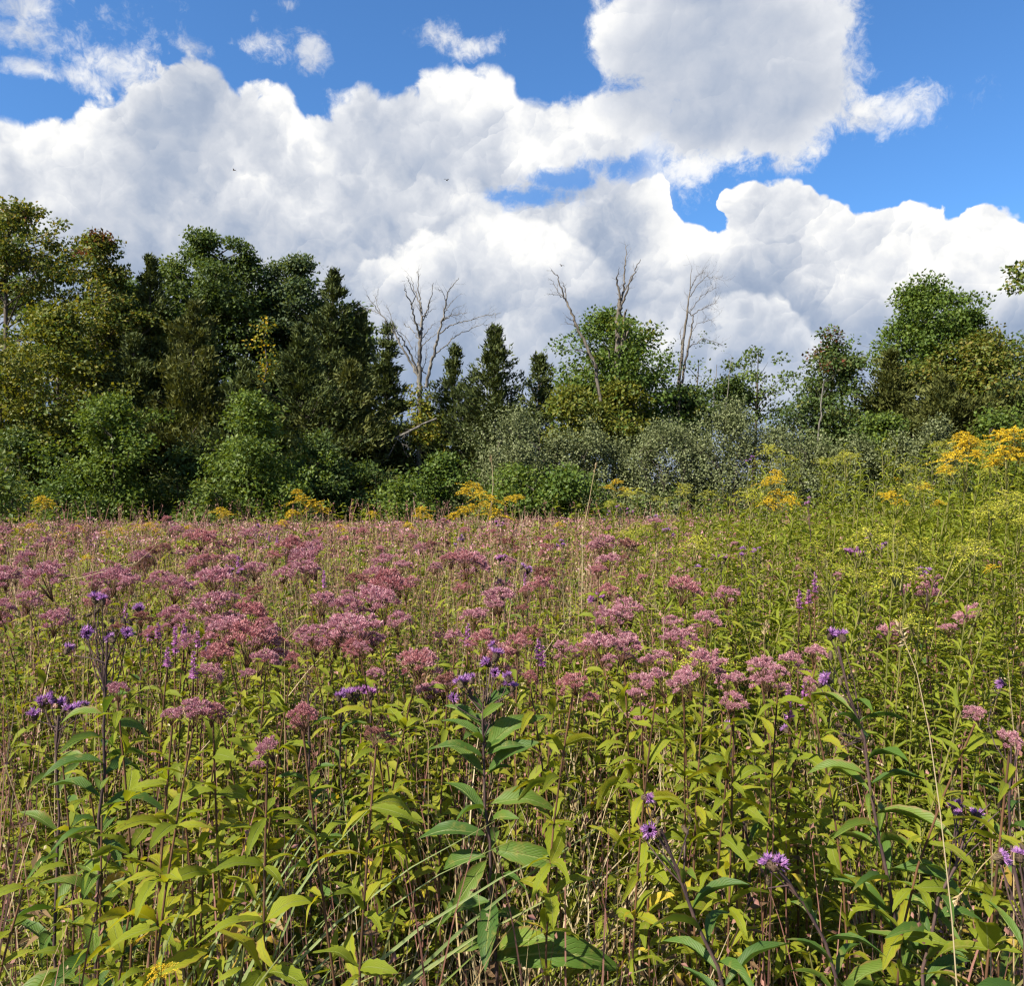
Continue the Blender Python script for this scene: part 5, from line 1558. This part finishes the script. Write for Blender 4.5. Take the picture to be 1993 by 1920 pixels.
for i, (px, py) in enumerate(fy):
    D = 12.5
    goldenrod(px, py + 6, D, f'small yellow plume in the far meadow before the wood, {ordinal(sorted(fy).index((px, py)) + 1)} from the left', 'far yellow goldenrods', 850 + i, [(px, py, 20), (px + 8, py + 6, 16)])
GLI = 'lime-green goldenrods not yet open'
for i, (px, py, D, pl, lab_) in enumerate([
        (1712, 1060, 2.7, [(1712, 1005, 44), (1700, 1030, 36), (1735, 1032, 40), (1718, 1045, 30)], 'tall leafy goldenrod with a pale yellow-green top'), (1590, 1090, 2.9, [(1560, 1052, 50), (1580, 1075, 60), (1545, 1085, 40), (1620, 1090, 40)], 'arching lime-green sprays left of the tall leafy goldenrod'),
        (1660, 1120, 2.8, [(1640, 1105, 50), (1650, 1130, 46)], 'lime-green sprays under the tall leafy goldenrod'), (1850, 1160, 2.5, [(1870, 1175, 40), (1880, 1150, 36)], 'lime-green sprays on the right slope'), (1790, 1090, 2.8, [(1830, 1050, 46), (1880, 1040, 36)], 'bent lime-green goldenrod on the right slope'),
        (1600, 1260, 2.2, [(1582, 1245, 36), (1560, 1240, 30)], 'lime-green sprig by the two violet flowers'), (1760, 1190, 2.6, [(1740, 1195, 30)], 'lime sprig below the bent goldenrod'), (1560, 1330, 2.1, [(1548, 1352, 40)], 'lime sprig below the pink heads on the right')]):
    goldenrod(px, py, D, lab_, GLI, 870 + i, pl, lime=True)
rng = np.random.RandomState(880)
gs = []
for i in range(150):
    D = rng.uniform(2.2, 11.0)
    px = 1960 - 860 * rng.uniform() ** 1.25 + (0 if D > 4 else 60)
    rise = np.interp(px, [1100, 1280, 1480, 1960], [-0.20, 0.06, 0.46, 0.58])
    zt = np.interp(D, [2.2, 4, 7, 11], [0.98, 1.16, 1.42, 1.50]) + rise * np.interp(D, [2.2, 5], [0.2, 1.0]) + rng.normal(0, 0.09)
    gs.append((px, D, zt))
pw_ = place_words([(t[0], t[1]) for t in gs], 15)
for i, (px, D, zt) in enumerate(gs):
    py = ((EYE - zt) * FPX / D + CY) / DS
    goldenrod(px, py, D, f'green flowerless goldenrod stem, {pw_[i][0]} row of the right slope, {pw_[i][1]} from the left', 'green goldenrods on the right slope', 900 + i, [(px + rng.normal(0, 12), py - 6 + 22 * q / D, 0.19 * FPX / D) for q in range(2)] if rng.uniform() < 0.3 else (), lime=True)

# ---- leafy stems without flowers, the yellow-green mass in front
rng = np.random.RandomState(1000)
LW_F, LW_S = [], []
for i in range(8):
    r2 = np.random.RandomState(1100 + i)
    path = stem_path(r2, (r2.normal(0, 0.05), r2.normal(0, 0.05), 1.0))
    p, a, n, z = lay_whorls(r2, path, 1.0, z0=0.22, z1=1.0, step=0.052, per=4, L=0.088)
    b, b2 = Bag(), Bag()
    b.scatter(LEAF_MID, p, frames(a, n), z)
    b2.tube(path, np.linspace(0.0032, 0.0018, len(path)), 5)
    LW_F.append(b.mesh('foliage', [MT['weed_far']]))
    LW_S.append(b2.mesh('stem', [MT['red_stem']]))


def weed_height(px, D):
    return np.interp(D, [1.2, 1.8, 2.4, 3.5, 6], [0.50, 0.66, 0.80, 0.92, 1.0])


near_spots = [(330, 1530, 1.75), (60, 1480, 1.8), (20, 1700, 1.5), (255, 1640, 1.65), (400, 1420, 2.2), (480, 1440, 2.3), (300, 1450, 2.1), (560, 1470, 2.3), (640, 1440, 2.4), (700, 1430, 2.4), (760, 1400, 2.5), (740, 1540, 2.3),
              (820, 1390, 2.6), (1130, 1460, 2.5), (1090, 1400, 2.8), (1170, 1360, 2.8), (1260, 1390, 2.7), (1330, 1400, 2.5), (1200, 1480, 2.5), (1420, 1480, 2.3), (1540, 1500, 2.1), (1800, 1440, 2.2), (1880, 1500, 2.1), (1740, 1540, 2.0), (1640, 1580, 2.0),
              (110, 1590, 1.7), (150, 1460, 2.1), (470, 1560, 2.1), (60, 1850, 1.45), (1310, 1700, 2.0), (1560, 1800, 1.8), (1830, 1760, 1.9), (340, 1780, 1.45), (790, 1640, 2.3), (680, 1650, 2.2)]
wl = []
for (px, py, D) in near_spots:
    wl.append((px, py, D, True))
while len(wl) < 290:
    D = 2.2 + 4.5 * rng.uniform() ** 0.8
    px = rng.uniform(-40, 2000)
    zt = weed_height(px, D) * rng.uniform(0.78, 1.08)
    if px > 1400 and rng.uniform() < 0.35:
        continue
    if abs(px - 940) < 130 and D < 3.2:
        continue
    wl.append((px, ((EYE - zt) * FPX / D + CY) / DS, D, False))
pw_ = place_words([(t[0], t[2]) for t in wl], 20)
for k, (px, py, D, near) in enumerate(wl):
    r2 = np.random.RandomState(1200 + k)
    bs, top = base_of(px, py, D)
    lb = f'leafy flowerless stem, {pw_[k][0]} row of weeds from the front, {pw_[k][1]} from the left'
    gp_ = 'leafy stems in front' if near else 'leafy stems farther back'
    t_ob = thing('leafy_weed', lb, 'plant', bs, gp_)
    h = max(0.25, top[2])
    if near:
        path = stem_path(r2, (r2.normal(0, 0.04), r2.normal(0, 0.04), h))
        stem_ob(t_ob, path, 0.0036, 0.002, 'red_stem' if r2.uniform() < 0.5 else 'green_stem')
        add_leaves(t_ob, r2, WEED_LEAF, lay_whorls(r2, path, h, z0=0.30 if D > 1.9 else 0.15, z1=1.0, step=0.062, per=3 if D < 1.9 else 4, L=0.092 if D < 1.9 else 0.088, wr=0.27))
        if r2.uniform() < 0.5:
            add_leaves(t_ob, r2, YELLOW_LEAF, lay_spiral(r2, path, h, 2, z0=0.2, z1=0.5, L=0.11, wr=0.34, tilt=-0.2))
    else:
        i = r2.randint(8)
        for nm, me in (('stem', LW_S[i]), ('foliage', LW_F[i])):
            o = put(nm, me, t_ob, kind='stuff' if nm == 'foliage' else None)
            o.scale = (1, 1, h)
            o.rotation_euler = (0, 0, 0)
        t_ob.rotation_euler = (0, 0, r2.uniform(0, 6.28))

# ---- stuff: what fills the meadow between them
def wedge(rng, n, d0, d1, pw=1.0, px0=-120, px1=2080):
    D = np.sqrt(rng.uniform(d0 ** 2, d1 ** 2, n)) if pw == 1.0 else d0 + (d1 - d0) * rng.uniform(0, 1, n) ** pw
    px = rng.uniform(px0, px1, n)
    return (px * DS - CX) / FPX * D, D, px


def fill(name, label, cat, rng, n, d0, d1, kind, hfun, mats, leaves=14, L=0.09, wr=0.3, tmpl=LEAF4, pw=1.0, px0=-120, px1=2080, z0=0.1):
    x, y, px = wedge(rng, n, d0, d1, pw, px0, px1)
    h = hfun(px, y)
    pt = np.sin(x * 4.1 + 1.7 * np.sin(y * 2.3)) * np.sin(y * 3.1 + 1.9 * np.sin(x * 2.7 + 0.6))
    h = h * (0.92 + 0.22 * pt)
    ok = (h > 0.05) & ((pt > -0.72) | (y > 9))
    x, y, h, px = x[ok], y[ok], h[ok], px[ok]
    n = len(x)
    b = Bag()
    f = rng.uniform(z0, 1, (n, leaves))
    th = rng.uniform(0, 6.28, (n, leaves))
    lean = rng.normal(0, 0.10, (n, 1, 2)) * h[:, None, None]
    pos = np.stack([x[:, None] + lean[:, :, 0] * f, y[:, None] + lean[:, :, 1] * f, h[:, None] * f], -1).reshape(-1, 3)
    el_ = rng.normal(0.15, 0.4, n * leaves)
    A = np.stack([np.cos(th.ravel()), np.sin(th.ravel()), np.tan(np.clip(el_, -1.1, 1.1))], 1)
    N = np.stack([rng.normal(0, 0.35, n * leaves), rng.normal(0, 0.35, n * leaves), np.ones(n * leaves)], 1)
    l = L * rng.uniform(0.6, 1.3, n * leaves)
    b.scatter(tmpl, pos, frames(A, N), np.stack([l, l * wr, l], 1))
    return put(name, b.mesh(name, [MT[m] for m in mats], smooth=tmpl is LEAF_MID), kind='stuff', label=label, category=cat)


def stalks(name, label, cat, rng, n, d0, d1, hfun, mat, w=0.004, lean=0.12, seeds=0, px0=-120, px1=2080, pw=1.0, seedsize=0.02, droop=0.0):
    """thin upright stalks or blades, some with seed heads"""
    x, y, px = wedge(rng, n, d0, d1, pw, px0, px1)
    h = hfun(px, y)
    ok = h > 0.05
    x, y, h = x[ok], y[ok], h[ok]
    n = len(x)
    lx, ly = rng.normal(0, lean, (2, n)) * h
    wv = w * rng.uniform(0.6, 1.4, n) * np.maximum(1, y / 7.0)
    th = rng.normal(0, 0.6, n)
    V = []
    for t, ww in ((0, 1.0), (0.4, 0.9), (0.75, 0.7), (1.0, 0.15)):
        cx, cy = x + lx * t ** 1.6, y + ly * t ** 1.6
        cz = h * (t - droop * t ** 3)
        V.append(np.stack([cx - np.cos(th) * wv * ww, cy - np.sin(th) * wv * ww, cz], 1))
        V.append(np.stack([cx + np.cos(th) * wv * ww, cy + np.sin(th) * wv * ww, cz], 1))
    V = np.stack(V, 1)
    F = np.array([[0, 1, 3, 2], [2, 3, 5, 4], [4, 5, 7, 6]])
    b = Bag()
    b.add(V.reshape(-1, 3), (F[None] + (np.arange(n) * 8)[:, None, None]).reshape(-1, 4))
    if seeds:
        f = rng.uniform(0.78, 1.0, (n, seeds))
        pos = np.stack([x[:, None] + lx[:, None] * f ** 1.6, y[:, None] + ly[:, None] * f ** 1.6, h[:, None] * (f - droop * f ** 3)], -1).reshape(-1, 3) + rng.normal(0, seedsize * 0.5, (n * seeds, 3))
        k = len(pos)
        d = rng.normal(0, 0.6, (k, 3)) + np.array([0, 0, 0.8])
        s = seedsize * rng.uniform(0.6, 1.4, k)
        b.scatter(GRAIN, pos, frames(d, unit(rng.normal(0, 1, (k, 3)))), np.stack([s, s * 0.6, s], 1))
    return put(name, b.mesh(name, [MT[mat]], smooth=False), kind='stuff', label=label, category=cat)


rng = np.random.RandomState(2000)
U = rng.uniform
HF = lambda px, D: np.interp(D, [6, 10, 16, 26], [1.10, 1.06, 0.94, 0.62]) + 0.12 * np.interp(px, [700, 1100], [0, 1]) * np.interp(D, [10, 20], [0, 1])
RT = lambda px: np.interp(px, [1050, 1300, 1520, 1960], [0, 0.35, 0.8, 1.0])
fill('low_undergrowth', 'tangle of small green leaves near the ground', 'undergrowth', rng, 2600, 1.6, 4.5, 0, lambda px, D: np.interp(D, [1.3, 1.8, 2.4, 4], [0.12, 0.24, 0.55, 0.85]) * U(0.5, 1.2, len(D)), ['weed_far'], leaves=24, L=0.064, wr=0.27, tmpl=LEAF5)
fill('meadow_undergrowth', 'leafy green growth between the flowers', 'undergrowth', rng, 2900, 3.0, 9.0, 0, lambda px, D: (0.82 + 0.12 * RT(px)) * U(0.6, 1.12, len(D)), ['weed_far'], leaves=26, L=0.078, wr=0.28, tmpl=LEAF5)
fill('far_meadow', 'green growth of the far meadow', 'undergrowth', rng, 6500, 7.0, 26.0, 0, lambda px, D: (HF(px, D) * 0.9 + 0.42 * RT(px) * (D < 16)) * U(0.55, 1.1, len(D)), ['weed_far'], leaves=12, L=0.16, wr=0.38, z0=0.45)
fill('right_slope_growth', 'narrow-leaved green growth of the right slope', 'undergrowth', rng, 2000, 3.0, 12.0, 0, lambda px, D: (0.95 + 0.84 * RT(px) * np.interp(D, [3, 6], [0.2, 1.0])) * U(0.65, 1.05, len(D)), ['gold_leaf'], leaves=34, L=0.085, wr=0.20, px0=1180)
# pink drift beyond the single plants
b = Bag()
x, y, px = wedge(rng, 1700, 6.0, 20.0, 1.0, -100, 1450)
for k in range(len(x)):
    mauve_head_small(rng, b, np.array([x[k], y[k], HF(px[k], y[k]) * rng.normal(1.0, 0.06)]), rng.uniform(0.035, 0.085), rng.randint(3), 12)
put('mauve_drift', b.mesh('mauve_drift', [MT['pink'], MT['pink_brown'], MT['pink_pale']], smooth=False), kind='stuff', label='haze of small mauve flower heads in the far drift', category='flowers')
stalks('rusty_stalks', 'reddish-brown seed stalks of the far meadow', 'stalks', rng, 5000, 6.0, 26.0, lambda px, D: HF(px, D) * U(0.75, 1.12, len(D)) * (rng.uniform(0, 1, len(D)) > 0.55 * RT(px)), 'rust_stalk', w=0.0035, seeds=12, seedsize=0.03)
stalks('straw_stalks', 'tan dry stalks between the plants', 'stalks', rng, 3800, 1.6, 8.0, lambda px, D: np.interp(D, [1.6, 2.5, 5], [0.62, 0.92, 1.15]) * U(0.6, 1.15, len(D)), 'straw', w=0.0014, lean=0.18, seeds=3, seedsize=0.010)
stalks('mid_stalks', 'tan and rusty stalks between the pink heads', 'stalks', rng, 3000, 2.6, 8.0, lambda px, D: np.interp(D, [2.6, 5], [1.0, 1.15]) * U(0.7, 1.1, len(D)) * (rng.uniform(0, 1, len(D)) > 0.5 * RT(px)), 'rust_stalk', w=0.0018, lean=0.14, seeds=8, seedsize=0.016)
stalks('far_straw', 'pale dry stalks of the far meadow', 'stalks', rng, 2000, 5.0, 24.0, lambda px, D: HF(px, D) * U(0.75, 1.3, len(D)), 'straw', w=0.0022, lean=0.14, seeds=5, seedsize=0.022)
stalks('tall_far_stalks', 'ragged tall stalks along the meadow edge', 'stalks', rng, 900, 16.0, 27.0, lambda px, D: U(0.7, 1.45, len(D)), 'rust_stalk', w=0.003, lean=0.14, seeds=8, seedsize=0.04)
fill('edge_growth', 'ragged green growth where meadow meets shrubs', 'undergrowth', rng, 1500, 18.0, 27.0, 0, lambda px, D: U(0.3, 1.25, len(D)) * (0.85 + 0.65 * np.sin(px * 0.021 + 0.8 * np.sin(D)) * np.sin(px * 0.0093 + 1)), ['weed_far'], leaves=20, L=0.13, wr=0.4)
stalks('meadow_grass', 'thin green grass blades between the plants', 'grass', rng, 9000, 1.3, 6.5, lambda px, D: np.interp(D, [1.3, 2.5, 5], [0.35, 0.6, 0.8]) * U(0.4, 1.1, len(D)), 'grass', w=0.0026, lean=0.30, droop=0.12)
fill('withered_leaves', 'brown withered leaves hanging low on the stems', 'leaves', rng, 700, 1.5, 5.0, 0, lambda px, D: U(0.2, 0.8, len(D)), ['brown_leaf'], leaves=12, L=0.06, wr=0.3)
stalks('thatch', 'dry grass thatch on the ground', 'grass', rng, 5200, 1.5, 5.0, lambda px, D: U(0.08, 0.45, len(D)), 'straw', w=0.0016, lean=0.5, droop=0.2)
stalks('brown_stems', 'dark dead stems standing in the shade', 'stalks', rng, 2600, 1.5, 5.5, lambda px, D: U(0.3, 0.95, len(D)), 'rust_stalk', w=0.002, lean=0.12, seeds=3, seedsize=0.014)


# ---- grass tufts and single stalks in front
def tuft(label, px, D, n, L, to, mat, seed, spread=0.05, w=0.0045):
    rng = np.random.RandomState(seed)
    bs = np.array([P(px, 1900, D)[0], D, 0.0])
    t_ob = thing('grass_tuft', label, 'grass', bs, 'grass tufts in front')
    for i in range(n):
        l = L * rng.uniform(0.55, 1.1)
        d = np.array([to + rng.normal(0, 0.28), rng.normal(0, 0.25), 1.0])
        t = np.linspace(0, 1, 8)
        p0 = np.array([rng.normal(0, spread), rng.normal(0, spread), 0])
        u = unit(d)
        pth = p0 + np.outer(t * l, u) + np.outer(t ** 2.4 * l * rng.uniform(0.1, 0.5), np.array([np.sign(to) * 0.7 + rng.normal(0, 0.3), rng.normal(0, 0.2), -0.55]))
        wv = w * rng.uniform(0.7, 1.3) * np.array([0.7, 1, 1, 1, 0.9, 0.75, 0.45, 0.08])
        side = unit(np.cross(u, np.array([0.3, 1.0, 0.2])))
        V = np.concatenate([pth - side * wv[:, None], pth + np.array([0, 0, -0.0012]), pth + side * wv[:, None]])
        k = np.arange(7)
        F = np.concatenate([np.stack([k, k + 8, k + 9, k + 1], 1), np.stack([k + 8, k + 16, k + 17, k + 9], 1)])
        b = Bag()
        b.add(V, F)
        put('blade', b.mesh('blade', [MT[mat]]), t_ob)


tuft('pale grass tuft with long blades arching to the right, bottom left', 265, 1.6, 60, 1.08, 0.30, 'grass_pale', 3001, w=0.0040)
tuft('green grass tuft below the broad leaves at the bottom edge', 500, 1.5, 26, 0.85, 0.1, 'grass', 3002)
tuft('short grass tuft left of the central ironweed at the bottom', 700, 1.6, 24, 0.85, 0.25, 'grass', 3003)
tuft('fine grass tuft at the bottom right below the lilac flowers', 1800, 1.6, 26, 0.85, 0.3, 'grass', 3004)
tuft('straw-coloured grass tuft right of the central ironweed', 1030, 2.0, 40, 0.80, 0.06, 'straw', 3005, spread=0.10, w=0.0022)
tuft('dry grass tuft at the bottom edge near the middle', 680, 1.8, 30, 0.75, 0.3, 'straw', 3006, spread=0.08, w=0.0022)
tuft('dry grass tuft among the pink heads right of centre', 1200, 2.9, 30, 1.0, 0.15, 'straw', 3007, spread=0.12, w=0.0026)
for i, (px, D) in enumerate([(1075, 2.5), (1130, 2.3), (1180, 2.6), (1240, 2.8), (1010, 2.4), (1290, 2.3)]):
    tuft(f'standing straw tuft right of the central ironweed, {ordinal(i + 1)} of its cluster', px, D, 16, 0.95, 0.1, 'straw', 3020 + i, spread=0.10, w=0.0022)
tuft('dry grass tuft among the left drift', 345, 3.2, 18, 1.05, 0.15, 'straw', 3008, spread=0.08, w=0.0026)

for i, (pts, D, r, lab_) in enumerate([
        ([(1832, 1900), (1822, 1760), (1800, 1560), (1778, 1400), (1755, 1290), (1735, 1240), (1722, 1205)], 1.35, 0.0014, 'long pale grass stalk slanting across the right-hand plants'),
        ([(1480, 1500), (1470, 1350), (1462, 1235), (1465, 1200)], 2.0, 0.0018, 'pale forked dry stalk before the pink heads on the right'),
        ([(60, 1120), (150, 1110), (262, 1080), (330, 1020)], 4.0, 0.003, 'thin bent straw across the left drift'),
        ([(160, 1300), (168, 1180), (180, 1080), (192, 1030)], 3.2, 0.0022, 'tall straw rising behind the left ironweed'),
        ([(350, 1500), (385, 1440), (430, 1390), (455, 1355)], 1.9, 0.0018, 'pale straw across the low pink head'),
        ([(545, 1230), (575, 1200), (588, 1180), (592, 1150)], 2.6, 0.002, 'curved white straw beside the big pink dome'),
        ([(820, 1420), (805, 1360), (790, 1300), (770, 1270)], 2.2, 0.0018, 'straw leaning behind the central ironweed'),
        ([(1310, 1500), (1220, 1400), (1180, 1350)], 2.2, 0.0018, 'slanting straw right of the central ironweed'),
        ([(1270, 1180), (1235, 1150), (1255, 1090), (1258, 1050)], 3.0, 0.002, 'angled dry stalk in the green weeds'),
        ([(1940, 1600), (1880, 1660), (1820, 1740)], 1.6, 0.0018, 'straw lying across at the right edge'),
        ([(1120, 1000), (1128, 960), (1135, 920), (1140, 895)], 9.0, 0.006, 'thin white stalk standing at the meadow edge'),
        ([(940, 970), (944, 930), (942, 895), (940, 880)], 9.0, 0.006, 'thin white stalk behind the central goldenrod')]):
    bs = np.array([P(pts[0][0], 1900, D)[0], D, 0.0])
    t_ob = thing('dry_stalk', lab_, 'stalk', bs, 'single dry stalks')
    pp = np.array([[0, 0, -0.02]] * 0 + [P(x, y, D) - bs for x, y in pts])
    if pp[0][2] > 0:
        pp = np.concatenate([[[pp[0][0] * 0.6, 0, -0.02]], pp])
    b = Bag()
    b.tube(pp, np.linspace(r, r * 0.4, len(pp)), 5)
    put('stem', b.mesh('stem', [MT['straw']]), t_ob)
    b = Bag()
    k = 30
    rng = np.random.RandomState(3100 + i)
    f = rng.uniform(0.86, 1.0, k)
    q = along(pp, f)
    d = (pp[-1] - pp[-2]) + rng.normal(0, 0.02, (k, 3))
    s = 0.016 * rng.uniform(0.7, 1.3, k) * max(1, D / 3)
    b.scatter(GRAIN, q, frames(d, unit(rng.normal(0, 1, (k, 3)))), np.stack([s, s * 0.25, s], 1))
    put('seed_head', b.mesh('seed_head', [MT['straw']], smooth=False), t_ob)

# the out-of-focus yellow tip low at left
goldenrod(305, 1888, 1.15, 'short yellow goldenrod tip at the bottom edge on the left', GG, 899, [(308, 1872, 40)])
